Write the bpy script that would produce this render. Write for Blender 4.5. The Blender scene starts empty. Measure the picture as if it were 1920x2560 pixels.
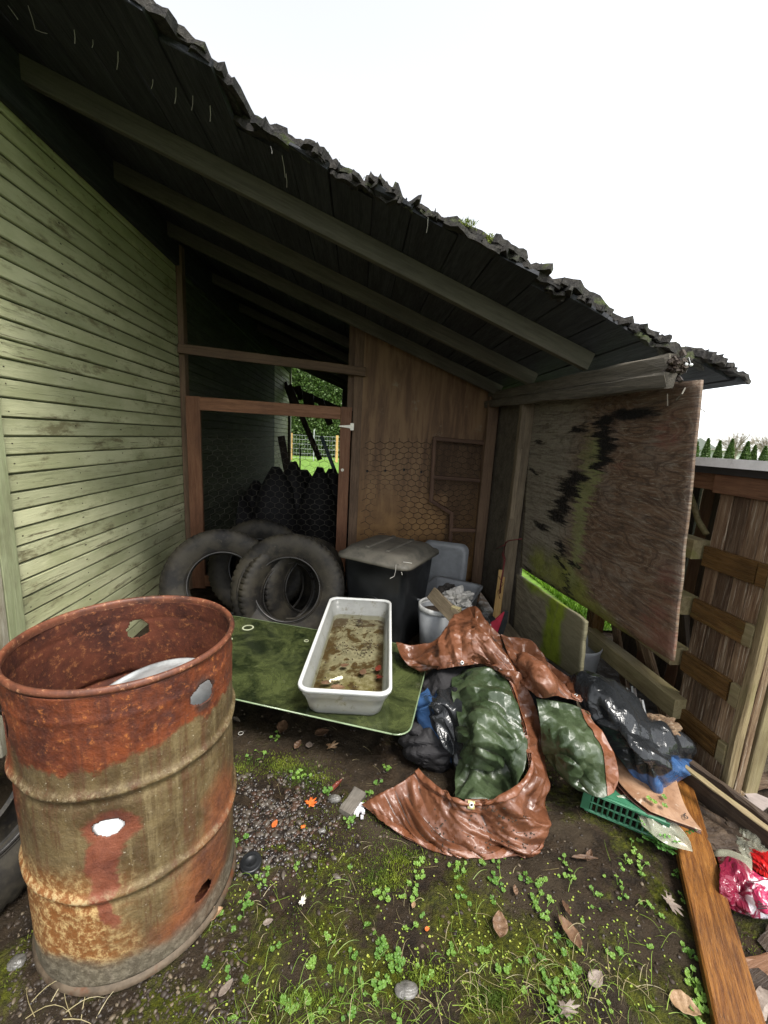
import bpy, bmesh, math, random
import numpy as np
from mathutils import Vector, Matrix
random.seed(7); np.random.seed(7)
rnd = random.random
def ru(a, b): return a + (b - a) * random.random()

# ------------------------------------------------------------------ camera
SC = bpy.context.scene
COL = SC.collection
F = 1000.0; TH = math.radians(10.4); PH = math.radians(4.3); RO = math.radians(3.1); H = 1.47
fw = np.array([math.sin(PH) * math.cos(TH), math.cos(PH) * math.cos(TH), -math.sin(TH)])
_r0 = np.array([math.cos(PH), -math.sin(PH), 0.0]); _u0 = np.cross(_r0, fw)
rt = _r0 * math.cos(RO) + _u0 * math.sin(RO)
up = -_r0 * math.sin(RO) + _u0 * math.cos(RO)
C0 = np.array([0, 0, H])
cd = bpy.data.cameras.new('camera'); cam = bpy.data.objects.new('camera', cd); COL.objects.link(cam)
cd.sensor_fit = 'VERTICAL'; cd.sensor_height = 24.0; cd.lens = 24.0 * F / 2560.0
cd.clip_start = 0.02; cd.clip_end = 1000
cam.matrix_world = Matrix(((rt[0], up[0], -fw[0], 0), (rt[1], up[1], -fw[1], 0), (rt[2], up[2], -fw[2], H), (0, 0, 0, 1)))
SC.camera = cam

# ------------------------------------------------------------------ sky, sun, exposure
SUN_EL, SUN_AZ = math.radians(60), math.radians(146)      # azimuth clockwise from +Y
W = bpy.data.worlds.new('World'); SC.world = W; W.use_nodes = True
wn = W.node_tree; wn.nodes.clear()
wo = wn.nodes.new('ShaderNodeOutputWorld'); bg = wn.nodes.new('ShaderNodeBackground')
sk = wn.nodes.new('ShaderNodeTexSky'); sk.sky_type = 'NISHITA'; sk.sun_disc = False
sk.sun_elevation = SUN_EL; sk.sun_rotation = SUN_AZ; sk.air_density = 1.0; sk.dust_density = 1.0; sk.ozone_density = 1.0
hs = wn.nodes.new('ShaderNodeHueSaturation'); hs.inputs['Saturation'].default_value = 0.16; hs.inputs['Value'].default_value = 1.0
wn.links.new(sk.outputs[0], hs.inputs['Color']); wn.links.new(hs.outputs[0], bg.inputs['Color'])
bg.inputs['Strength'].default_value = 0.15
wn.links.new(bg.outputs[0], wo.inputs['Surface'])
sl = bpy.data.lights.new('sun', 'SUN'); sl.energy = 2.3; sl.angle = math.radians(20); sl.color = (1, .96, .9)
so = bpy.data.objects.new('sun', sl); COL.objects.link(so)
sd = Vector((math.sin(SUN_AZ) * math.cos(SUN_EL), math.cos(SUN_AZ) * math.cos(SUN_EL), math.sin(SUN_EL)))
so.rotation_euler = sd.to_track_quat('Z', 'Y').to_euler(); so.location = (3, -4, 6)
SC.view_settings.view_transform = 'Standard'; SC.view_settings.look = 'None'
SC.view_settings.gamma = 1.0; SC.view_settings.use_curve_mapping = False
SC.view_settings.exposure = 1.4
SC.render.engine = 'CYCLES'
SC.cycles.max_bounces = 8; SC.cycles.transparent_max_bounces = 12
SC.cycles.use_denoising = True

# ------------------------------------------------------------------ photo ray helpers (a point of a real surface seen at a photo pixel)
def ray(x, y): return fw + (x - 960) / F * rt - (y - 1280) / F * up
def ZP(x, y, z): d = ray(x, y); return C0 + d * ((z - H) / d[2])
def XP(x, y, X): d = ray(x, y); return C0 + d * (X / d[0])
def YP(x, y, Y): d = ray(x, y); return C0 + d * (Y / d[1])
def PLP(x, y, p0, n): d = ray(x, y); n = np.array(n); return C0 + d * (((np.array(p0) - C0) @ n) / (d @ n))

# ------------------------------------------------------------------ numpy noise
_rs = np.random.RandomState(11); _G = _rs.rand(256, 256)
def vnoise(x, y, seed=0):
    x = np.asarray(x, float) + seed * 17.31; y = np.asarray(y, float) + seed * 9.77
    xi = np.floor(x).astype(int); yi = np.floor(y).astype(int); fx = x - xi; fy = y - yi
    fx = fx * fx * (3 - 2 * fx); fy = fy * fy * (3 - 2 * fy)
    g = lambda a, b: _G[a % 256, b % 256]
    return (g(xi, yi) * (1 - fx) + g(xi + 1, yi) * fx) * (1 - fy) + (g(xi, yi + 1) * (1 - fx) + g(xi + 1, yi + 1) * fx) * fy
def fbm(x, y, oct=4, seed=0):
    s = 0; a = 1; t = 0
    for o in range(oct):
        s = s + a * vnoise(np.asarray(x) * 2 ** o, np.asarray(y) * 2 ** o, seed + o * 3); t += a; a *= .5
    return s / t
def tnoise(x, y, seed=0):
    x = np.asarray(x, float) + seed * 17.31; y = np.asarray(y, float) + seed * 9.77
    xi = np.floor(x).astype(int); yi = np.floor(y).astype(int); fx = x - xi; fy = y - yi
    g = lambda a, b: _G[a % 256, b % 256]
    a00, a10, a01, a11 = g(xi, yi), g(xi + 1, yi), g(xi, yi + 1), g(xi + 1, yi + 1)
    return np.where(fx > fy, a00 + (a10 - a00) * fx + (a11 - a10) * fy, a00 + (a01 - a00) * fy + (a11 - a01) * fx)
def gh(x, y):
    return (fbm(np.asarray(x) * 1.7, np.asarray(y) * 1.7, 3, 2) - .5) * .05

# ------------------------------------------------------------------ object helpers
def mesh_obj(name, V, Fc, mat=None, parent=None, smooth=False, M=None, uv=None):
    me = bpy.data.meshes.new(name)
    V = np.asarray(V, dtype=float)
    if isinstance(Fc, np.ndarray):
        nv, nf, k = len(V), len(Fc), Fc.shape[1]
        me.vertices.add(nv); me.vertices.foreach_set('co', V.ravel())
        me.loops.add(nf * k); me.loops.foreach_set('vertex_index', Fc.ravel().astype(np.int32))
        me.polygons.add(nf); me.polygons.foreach_set('loop_start', np.arange(0, nf * k, k, dtype=np.int32))
        me.polygons.foreach_set('loop_total', np.full(nf, k, dtype=np.int32))
        me.update(calc_edges=True)
    else:
        me.from_pydata([tuple(v) for v in V], [], Fc)
    if uv is not None:
        ul = me.uv_layers.new(name='UVMap')
        li = np.zeros(len(me.loops), dtype=np.int32); me.loops.foreach_get('vertex_index', li)
        ul.data.foreach_set('uv', np.asarray(uv)[li].ravel())
    if smooth: me.polygons.foreach_set('use_smooth', [True] * len(me.polygons))
    if mat is not None:
        for m in (mat if isinstance(mat, (list, tuple)) else [mat]): me.materials.append(m)
    o = bpy.data.objects.new(name, me); COL.objects.link(o)
    place(o, parent, M)
    return o
def place(o, parent, M=None):
    M = M if M is not None else Matrix.Identity(4)
    if parent is not None:
        o.parent = parent
        o.matrix_basis = world(parent).inverted() @ M
    else:
        o.matrix_basis = M
def world(o):
    return (world(o.parent) @ o.matrix_basis) if o.parent else o.matrix_basis.copy()
def tag(o, label=None, cat=None, group=None, kind=None):
    if label: o['label'] = label
    if cat: o['category'] = cat
    if group: o['group'] = group
    if kind: o['kind'] = kind
    return o
def empty(name, loc, label, cat, group=None, rz=0):
    o = bpy.data.objects.new(name, None); COL.objects.link(o)
    o.empty_display_size = .05
    o.location = tuple(loc); o.rotation_euler = (0, 0, rz)
    o.matrix_basis = Matrix.Translation(Vector(tuple(float(v) for v in loc))) @ Matrix.Rotation(rz, 4, 'Z')
    return tag(o, label, cat, group)
def grid_faces(nu, nv, closed_u=False):
    a = np.arange(nu if closed_u else nu - 1)[:, None]; b = np.arange(nv - 1)[None, :]
    a2 = (a + 1) % nu
    return np.stack([a * nv + b, a2 * nv + b, a2 * nv + b + 1, a * nv + b + 1], -1).reshape(-1, 4)
def frame(p0, p1, hint):
    p0 = Vector(tuple(map(float, p0))); p1 = Vector(tuple(map(float, p1)))
    x = (p1 - p0); L = x.length; x.normalize()
    h = Vector(hint); y = (h - x * h.dot(x)).normalized(); z = x.cross(y)
    M = Matrix(((x.x, y.x, z.x, p0.x), (x.y, y.y, z.y, p0.y), (x.z, y.z, z.z, p0.z), (0, 0, 0, 1)))
    return M, L
def plank(name, p0, p1, w, t, hint, mat, parent=None, seg=4, jit=.0015, ch=.003, warp=0.0, ragged=0.0):
    """board from p0 to p1 (centre line); w measured along hint, t across; local x runs along the grain"""
    M, L = frame(p0, p1, hint)
    c = min(ch, t * .3, w * .3); a, b = w / 2, t / 2
    prof = [(-a + c, -b), (a - c, -b), (a, -b + c), (a, b - c), (a - c, b), (-a + c, b), (-a, b - c), (-a, -b + c)]
    V = []
    ph = ru(0, 6)
    for i in range(seg + 1):
        s = i / seg; wz = warp * math.sin(s * math.pi) ; wy = warp * .3 * math.sin(s * 5 + ph)
        for (y, z) in prof:
            dx = 0
            if ragged and i in (0, seg): dx = ru(-ragged, ragged)
            V.append((s * L + dx, y + wy + ru(-jit, jit), z + wz + ru(-jit, jit)))
    Fc = []
    for i in range(seg):
        for k in range(8):
            k2 = (k + 1) % 8; Fc.append((i * 8 + k, i * 8 + k2, (i + 1) * 8 + k2, (i + 1) * 8 + k))
    Fc.append(tuple(range(7, -1, -1))); Fc.append(tuple(range(seg * 8, seg * 8 + 8)))
    return mesh_obj(name, V, Fc, mat, parent, M=M)
class MB:
    def __init__(s): s.V = []; s.F = []
    def add(s, V, Fc):
        n = len(s.V); s.V += [tuple(v) for v in V]; s.F += [tuple(i + n for i in f) for f in Fc]
    def tube(s, pts, r, k=5, taper=None):
        pts = [np.array(p, float) for p in pts]; V = []
        for i, p in enumerate(pts):
            d = pts[min(i + 1, len(pts) - 1)] - pts[max(i - 1, 0)]; d = d / (np.linalg.norm(d) + 1e-9)
            a = np.cross(d, (0, 0, 1.0)); 
            if np.linalg.norm(a) < .1: a = np.cross(d, (1.0, 0, 0))
            a /= np.linalg.norm(a); b = np.cross(d, a)
            rr = r if taper is None else r * taper(i / max(1, len(pts) - 1))
            for j in range(k):
                t = 2 * math.pi * j / k; V.append(p + a * math.cos(t) * rr + b * math.sin(t) * rr)
        Fc = [(i * k + j, i * k + (j + 1) % k, (i + 1) * k + (j + 1) % k, (i + 1) * k + j) for i in range(len(pts) - 1) for j in range(k)]
        Fc += [tuple(range(k - 1, -1, -1)), tuple((len(pts) - 1) * k + j for j in range(k))]
        s.add(V, Fc)
    def box(s, lo, hi, M=None):
        V = [(x, y, z) for x in (lo[0], hi[0]) for y in (lo[1], hi[1]) for z in (lo[2], hi[2])]
        if M is not None: V = [tuple(M @ Vector(v)) for v in V]
        s.add(V, [(0, 1, 3, 2), (4, 6, 7, 5), (0, 4, 5, 1), (2, 3, 7, 6), (0, 2, 6, 4), (1, 5, 7, 3)])
    def build(s, name, mat, parent=None, smooth=False, M=None):
        return mesh_obj(name, s.V, s.F, mat, parent, smooth, M)
def lathe(prof, seg, close=False):
    """prof: list of (r,z). returns V, F"""
    n = len(prof); t = np.linspace(0, 2 * math.pi, seg, endpoint=False)
    pr = np.array(prof)
    V = np.stack([np.cos(t)[:, None] * pr[:, 0], np.sin(t)[:, None] * pr[:, 0], np.ones(seg)[:, None] * pr[:, 1]], -1)
    return V.reshape(-1, 3), grid_faces(seg, n, True)
def solidify(o, t, off=0, mo=0, rim=0):
    m = o.modifiers.new('thickness', 'SOLIDIFY'); m.thickness = t; m.offset = off
    m.material_offset = mo; m.material_offset_rim = rim; return m
def poly_slab(name, pts, t, nrm, mat, parent=None, uv=None):
    """flat polygon of 3D points with thickness t along nrm"""
    pts = [np.array(p, float) for p in pts]; nrm = np.array(nrm, float); nrm /= np.linalg.norm(nrm)
    n = len(pts); V = [p for p in pts] + [p + nrm * t for p in pts]
    Fc = [tuple(range(n - 1, -1, -1)), tuple(range(n, 2 * n))] + [(i, (i + 1) % n, n + (i + 1) % n, n + i) for i in range(n)]
    return mesh_obj(name, V, Fc, mat, parent)

# ------------------------------------------------------------------ material helpers
class NM:
    def __init__(s, name):
        s.m = bpy.data.materials.new(name); s.m.use_nodes = True; s.t = s.m.node_tree; s.n = s.t.nodes
        s.bs = s.n['Principled BSDF']; s.out = s.n['Material Output']; s._oc = None
    def N(s, ty, **kw):
        n = s.n.new(ty)
        for k, v in kw.items(): setattr(n, k, v)
        return n
    def L(s, a, b): s.t.links.new(a, b)
    def put(s, sock, v):
        if isinstance(v, bpy.types.NodeSocket): s.L(v, sock)
        elif v is not None:
            if sock.type == 'RGBA' and not hasattr(v, '__len__'): v = (v, v, v, 1)
            elif sock.type == 'RGBA' and len(v) == 3: v = (*v, 1)
            sock.default_value = v
    def coord(s, kind='Object', scale=(1, 1, 1), rand=True, rot=(0, 0, 0)):
        tc = s.N('ShaderNodeTexCoord').outputs[kind]
        mp = s.N('ShaderNodeMapping'); s.L(tc, mp.inputs[0]); mp.inputs['Scale'].default_value = scale; mp.inputs['Rotation'].default_value = rot
        o = mp.outputs[0]
        if rand:
            oi = s.N('ShaderNodeObjectInfo'); mu = s.math('MULTIPLY', oi.outputs['Random'], 37.0)
            cx = s.N('ShaderNodeCombineXYZ'); s.L(mu, cx.inputs[0]); s.L(mu, cx.inputs[1]); s.L(mu, cx.inputs[2])
            va = s.N('ShaderNodeVectorMath', operation='ADD'); s.L(o, va.inputs[0]); s.L(cx.outputs[0], va.inputs[1]); o = va.outputs[0]
        return o
    def noise(s, vec, scale=5, detail=4, rough=.55, dist=0):
        n = s.N('ShaderNodeTexNoise'); s.put(n.inputs['Vector'], vec); n.inputs['Scale'].default_value = scale
        n.inputs['Detail'].default_value = detail; n.inputs['Roughness'].default_value = rough; n.inputs['Distortion'].default_value = dist
        return n.outputs['Fac']
    def noisev(s, vec, scale=5, detail=3):
        n = s.N('ShaderNodeTexNoise'); s.put(n.inputs['Vector'], vec); n.inputs['Scale'].default_value = scale; n.inputs['Detail'].default_value = detail
        return n.outputs['Color']
    def voro(s, vec, scale=5, feat='F1', out='Distance'):
        n = s.N('ShaderNodeTexVoronoi', feature=feat); s.put(n.inputs['Vector'], vec); n.inputs['Scale'].default_value = scale; return n.outputs[out]
    def math(s, op, a, b=None, c=None, clamp=False):
        n = s.N('ShaderNodeMath', operation=op, use_clamp=clamp); s.put(n.inputs[0], a)
        if b is not None: s.put(n.inputs[1], b)
        if c is not None: s.put(n.inputs[2], c)
        return n.outputs[0]
    def ramp(s, fac, lo, hi, a=0., b=1., smooth=True):
        n = s.N('ShaderNodeMapRange', interpolation_type='SMOOTHSTEP' if smooth else 'LINEAR'); s.put(n.inputs['Value'], fac)
        n.inputs['From Min'].default_value = lo; n.inputs['From Max'].default_value = hi; n.inputs['To Min'].default_value = a; n.inputs['To Max'].default_value = b
        return n.outputs[0]
    def mix(s, fac, a, b, mode='MIX'):
        n = s.N('ShaderNodeMix', data_type='RGBA', blend_type=mode); s.put(n.inputs[0], fac); s.put(n.inputs[6], a); s.put(n.inputs[7], b); return n.outputs[2]
    def bump(s, h, strength=.5, dist=.01, nrm=None):
        n = s.N('ShaderNodeBump'); s.put(n.inputs['Height'], h); n.inputs['Strength'].default_value = strength; n.inputs['Distance'].default_value = dist
        if nrm is not None: s.L(nrm, n.inputs['Normal'])
        return n.outputs[0]
    def sep(s, vec):
        n = s.N('ShaderNodeSeparateXYZ'); s.put(n.inputs[0], vec); return n.outputs
    def warp(s, vec, scale, amt):
        c = s.noisev(vec, scale, 4); a = s.N('ShaderNodeVectorMath', operation='SUBTRACT'); s.L(c, a.inputs[0]); a.inputs[1].default_value = (.5, .5, .5)
        b = s.N('ShaderNodeVectorMath', operation='SCALE'); s.L(a.outputs[0], b.inputs[0]); b.inputs['Scale'].default_value = amt
        d = s.N('ShaderNodeVectorMath', operation='ADD'); s.L(vec, d.inputs[0]); s.L(b.outputs[0], d.inputs[1]); return d.outputs[0]
    def blobs(s, vec, L, soft=.35):
        """max of soft elliptical masks: L = [(cx,cy,rx,ry)]"""
        r = None
        for (cx, cy, rx, ry) in L:
            a = s.N('ShaderNodeVectorMath', operation='SUBTRACT'); s.L(vec, a.inputs[0]); a.inputs[1].default_value = (cx, cy, 0)
            b = s.N('ShaderNodeVectorMath', operation='MULTIPLY'); s.L(a.outputs[0], b.inputs[0]); b.inputs[1].default_value = (1 / rx, 1 / ry, 0)
            c = s.N('ShaderNodeVectorMath', operation='LENGTH'); s.L(b.outputs[0], c.inputs[0])
            q = s.ramp(c.outputs['Value'], 1 - soft, 1 + soft, 1., 0.)
            r = q if r is None else s.math('MAXIMUM', r, q)
        return r
    def set(s, color=None, rough=None, metal=None, nrm=None, spec=None, trans=None, alpha=None, ior=None, coat=None):
        B = s.bs.inputs
        if color is not None: s.put(B['Base Color'], color)
        if rough is not None: s.put(B['Roughness'], rough)
        if metal is not None: s.put(B['Metallic'], metal)
        if nrm is not None: s.put(B['Normal'], nrm)
        if spec is not None: s.put(B['Specular IOR Level'], spec)
        if trans is not None: s.put(B['Transmission Weight'], trans)
        if alpha is not None: s.put(B['Alpha'], alpha)
        if ior is not None: s.put(B['IOR'], ior)
        if coat is not None: s.put(B['Coat Weight'], coat)
        return s.m

def wood(name, c1, c2, dark=None, gx=1.0, gy=14.0, rough=.75, moss=0., mosscol=(.10, .14, .02), mosslo=.5, bumpd=.003, streak=.5, pale=None, palelo=.6, wet=0., tone=.35):
    m = NM(name); v = m.coord(scale=(gx, gy, gy)); vw = m.warp(v, 1.2, .5)
    g = m.noise(vw, 3.0, 8, .68, .6); g2 = m.noise(v, 14, 4, .7); big = m.noise(m.coord(scale=(1.2, 3, 3)), 2.2, 4, .6)
    col = m.mix(m.ramp(g, .35, .65), c1, c2)
    dk = dark if dark else tuple(x * .3 for x in c1)
    col = m.mix(m.math('MULTIPLY', m.ramp(g2, .52, .72), streak), col, dk)
    col = m.mix(m.math('MULTIPLY', m.ramp(big, .45, .75), .6), col, dk)
    if pale: col = m.mix(m.ramp(m.noise(v, 5, 6, .7), palelo, palelo + .12), col, pale)
    if moss > 0:
        mm = m.math('MULTIPLY', m.ramp(m.noise(m.coord(scale=(2, 5, 5)), 2.0, 6, .7), mosslo, mosslo + .2), moss)
        col = m.mix(mm, col, mosscol)
    oi = m.N('ShaderNodeObjectInfo'); col = m.mix(m.ramp(oi.outputs['Random'], 0, 1, 0, tone), col, dk)
    h = m.math('ADD', m.math('MULTIPLY', g, 1.0), m.math('MULTIPLY', g2, .7))
    r = m.ramp(g2, .3, .7, rough - .12 - wet, rough + .12 - wet)
    return m.set(col, r, nrm=m.bump(h, .8, bumpd), spec=.35)
def plain(name, c, rough=.6, metal=0., var=.25, scale=20, bumpd=.001, dirt=None, dirtlo=.55, spec=.5):
    m = NM(name); v = m.coord(); n = m.noise(v, scale, 5, .65)
    col = m.mix(m.ramp(n, .3, .7), tuple(x * (1 - var) for x in c), tuple(min(1, x * (1 + var)) for x in c))
    if dirt: col = m.mix(m.ramp(m.noise(v, scale * .35, 6, .7), dirtlo, dirtlo + .15), col, dirt)
    return m.set(col, m.ramp(n, .3, .7, max(.02, rough - .1), rough + .1), metal, m.bump(n, .4, bumpd), spec)
def leafmat(name, a, b, rough=.45, transl=.3):
    m = NM(name); v = m.coord(rand=True); n = m.noise(v, 9, 3)
    oi = m.N('ShaderNodeObjectInfo')
    col = m.mix(m.ramp(n, .35, .65), a, b)
    m.set(col, rough, spec=.4)
    tr = m.N('ShaderNodeBsdfTranslucent'); m.L(col, tr.inputs[0]); mx = m.N('ShaderNodeMixShader'); mx.inputs[0].default_value = transl
    m.L(m.bs.outputs[0], mx.inputs[1]); m.L(tr.outputs[0], mx.inputs[2]); m.L(mx.outputs[0], m.out.inputs[0]); return m.m

# ------------------------------------------------------------------ materials
def ground_material():
    m = NM('wet_soil'); v = m.coord(rand=False)
    n1 = m.noise(v, 2.2, 6, .6); n2 = m.noise(v, 16, 8, .7); n3 = m.noise(v, 90, 5, .75)
    col = m.mix(m.ramp(n2, .35, .65), (.009, .0055, .003), (.033, .021, .011))
    col = m.mix(m.ramp(n1, .42, .62), col, (.040, .029, .017))
    col = m.mix(m.math('MULTIPLY', m.ramp(n3, .58, .75), .55), col, (.13, .10, .06))
    sx = m.sep(v)
    # moss grows in the open strip the rain reaches, in front of the roof edge
    reach = m.math('MULTIPLY', m.ramp(sx[1], 1.9, .8), m.ramp(sx[1], -.5, .3))
    mz = m.math('ADD', m.noise(v, 3.3, 7, .68, .4), m.math('MULTIPLY', reach, .13))
    moss = m.ramp(mz, .59, .72)
    mcol = m.mix(m.ramp(m.noise(v, 60, 4, .7), .35, .65), (.035, .042, .005), (.115, .125, .009))
    col = m.mix(m.math('MULTIPLY', moss, .85), col, mcol)
    h = m.math('ADD', m.math('MULTIPLY', n2, .9), m.math('MULTIPLY', n3, .45))
    h = m.math('ADD', h, m.math('MULTIPLY', moss, m.noise(v, 160, 3, .8)))
    return m.set(col, m.ramp(m.noise(v, 9, 4), .35, .65, .42, .8), nrm=m.bump(h, 1.0, .02), spec=.22)
M_ground = ground_material()
M_sid = None
def siding_mat():
    m = NM('green_paint_siding'); v = m.coord(scale=(1.0, 14, 14)); g = m.noise(m.warp(v, 1.5, .5), 3, 7, .7, .5)
    vb = m.coord(scale=(1, 2.5, 2.5)); big = m.noise(vb, 1.9, 5, .65)
    col = m.mix(m.ramp(big, .35, .65), (.38, .39, .215), (.57, .57, .35))
    oi = m.N('ShaderNodeObjectInfo'); col = m.mix(m.ramp(oi.outputs['Random'], 0, 1, 0, .45), col, (.24, .25, .145))
    col = m.mix(m.math('MULTIPLY', m.ramp(m.noise(vb, 3.4, 6, .75), .52, .68), .8), col, (.135, .115, .055))
    cr = m.ramp(g, .56, .66)
    patchy = m.ramp(m.noise(m.coord(scale=(.8, 2, 2)), 2.1, 4, .6), .48, .62)
    col = m.mix(m.math('MULTIPLY', m.math('MULTIPLY', cr, patchy), .8), col, (.10, .075, .04))
    col = m.mix(m.math('MULTIPLY', m.ramp(m.noise(m.coord(), 34, 4, .8), .68, .74), .8), col, (.045, .04, .02))
    return m.set(col, .62, nrm=m.bump(m.math('SUBTRACT', g, m.math('MULTIPLY', cr, .5)), .9, .004), spec=.3)
M_sid = siding_mat(); M_sidshade = wood('shaded_siding', (.055, .062, .038), (.10, .11, .07), (.025, .026, .018), rough=.75)  # second one: darker siding copy, the rear room's shade put into its colour
M_trim = wood('green_painted_trim', (.28, .31, .17), (.36, .39, .23), (.10, .08, .04), rough=.6, streak=.35, pale=(.5, .48, .36), palelo=.66)
M_case = wood('peeling_casing', (.30, .28, .19), (.52, .50, .40), (.11, .07, .04), rough=.7, streak=.8)
M_raft = wood('rafter_wood', (.085, .080, .058), (.135, .125, .092), (.05, .045, .035), rough=.8, bumpd=.002)
M_deck = wood('roof_board', (.018, .020, .024), (.042, .044, .049), (.012, .012, .014), rough=.9, pale=(.09, .10, .09), palelo=.72)
M_shing = wood('rotting_shingle', (.020, .018, .017), (.060, .054, .046), (.008, .008, .008), gx=6, gy=6, rough=.92, moss=.8, mosscol=(.10, .13, .03), mosslo=.54, bumpd=.01)
M_beam = wood('grey_beam', (.10, .088, .066), (.20, .175, .135), (.02, .018, .015), rough=.75, pale=(.30, .26, .21), palelo=.66, bumpd=.006)
M_post = wood('stud_wood', (.13, .10, .065), (.22, .175, .115), (.05, .038, .022), rough=.7)
M_door = wood('red_brown_door_wood', (.20, .088, .043), (.30, .145, .075), (.07, .028, .014), gy=18, rough=.6, bumpd=.003, streak=.7)
M_jamb = wood('jamb_wood', (.115, .07, .042), (.18, .115, .07), (.05, .03, .018), rough=.7, pale=(.32, .28, .22), palelo=.75)
M_coopv = wood('weathered_board', (.14, .075, .038), (.34, .235, .14), (.028, .015, .008), gy=26, tone=.75, rough=.7, pale=(.52, .44, .33), palelo=.54, bumpd=.006, streak=.8, moss=.25, mosslo=.6)
M_coopb = wood('dark_batten', (.075, .040, .014), (.16, .088, .030), (.03, .016, .006), rough=.4, moss=.6, mosscol=(.14, .13, .03), mosslo=.55, bumpd=.004, wet=.1)
M_rail = wood('mossy_rail', (.19, .155, .075), (.27, .23, .125), (.075, .05, .028), rough=.6, moss=.7, mosscol=(.14, .145, .035), mosslo=.52)
M_coopp = wood('pale_corner_post', (.20, .15, .075), (.36, .29, .16), (.09, .06, .03), rough=.65, moss=.3, bumpd=.006)
M_coopr = wood('red_fascia', (.13, .062, .034), (.21, .11, .06), (.04, .02, .012), rough=.5)
M_orange = wood('wet_orange_board', (.14, .050, .011), (.33, .14, .030), (.030, .012, .005), gy=34, gx=2.5, rough=.42, streak=1., pale=(.48, .28, .10), palelo=.62, bumpd=.003, wet=.08)
M_dark = wood('rotten_dark_wood', (.035, .022, .014), (.075, .05, .03), (.01, .007, .005), rough=.6, pale=(.22, .15, .08), palelo=.72, bumpd=.008)
M_pale = wood('split_pale_wood', (.34, .25, .14), (.52, .42, .28), (.14, .09, .05), gy=24, rough=.6, bumpd=.006)
M_white = plain('white_metal', (.82, .83, .82), .4, var=.08, dirt=(.35, .34, .30))
M_black = plain('black_drip_edge', (.018, .018, .02), .5)
M_galv = plain('galvanised_steel', (.42, .44, .44), .38, .55, var=.3, scale=9, dirt=(.25, .25, .23), dirtlo=.6)
M_wire = plain('dull_wire', (.10, .09, .07), .55, .3)
M_wirel = plain('rusty_wire', (.045, .028, .018), .7, .2)
M_zinc = plain('zinc_hinge', (.55, .53, .45), .4, .5)
M_rubber = None
def rubber():
    m = NM('dusty_rubber'); v = m.coord(rand=True); n = m.noise(v, 6, 6, .65); n2 = m.noise(v, 45, 4, .7)
    col = m.mix(m.ramp(n, .38, .62), (.008, .007, .006), (.034, .029, .020))
    col = m.mix(m.ramp(n2, .6, .72), col, (.048, .041, .029)); col = m.mix(m.ramp(m.voro(v, 9), .0, .10, 1, 0), col, (.012, .01, .01))
    return m.set(col, .62, nrm=m.bump(n2, .4, .002), spec=.3)
M_rubber = rubber()
M_can = plain('black_plastic', (.012, .013, .014), .42, var=.4, scale=6, dirt=(.030, .032, .033), dirtlo=.5)
def lid_mat():
    m = NM('dusty_lid'); v = m.coord(rand=False); n = m.noise(v, 7, 7, .7)
    col = m.mix(m.ramp(n, .3, .62), (.075, .070, .058), (.155, .14, .112)); col = m.mix(m.ramp(m.noise(v, 30, 4, .7), .62, .72), col, (.04, .036, .03))
    return m.set(col, .6, nrm=m.bump(n, .5, .003))
M_lid = lid_mat()
M_greyp = plain('grey_plastic', (.25, .26, .27), .45, var=.1, dirt=(.15, .16, .17), dirtlo=.62)
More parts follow.
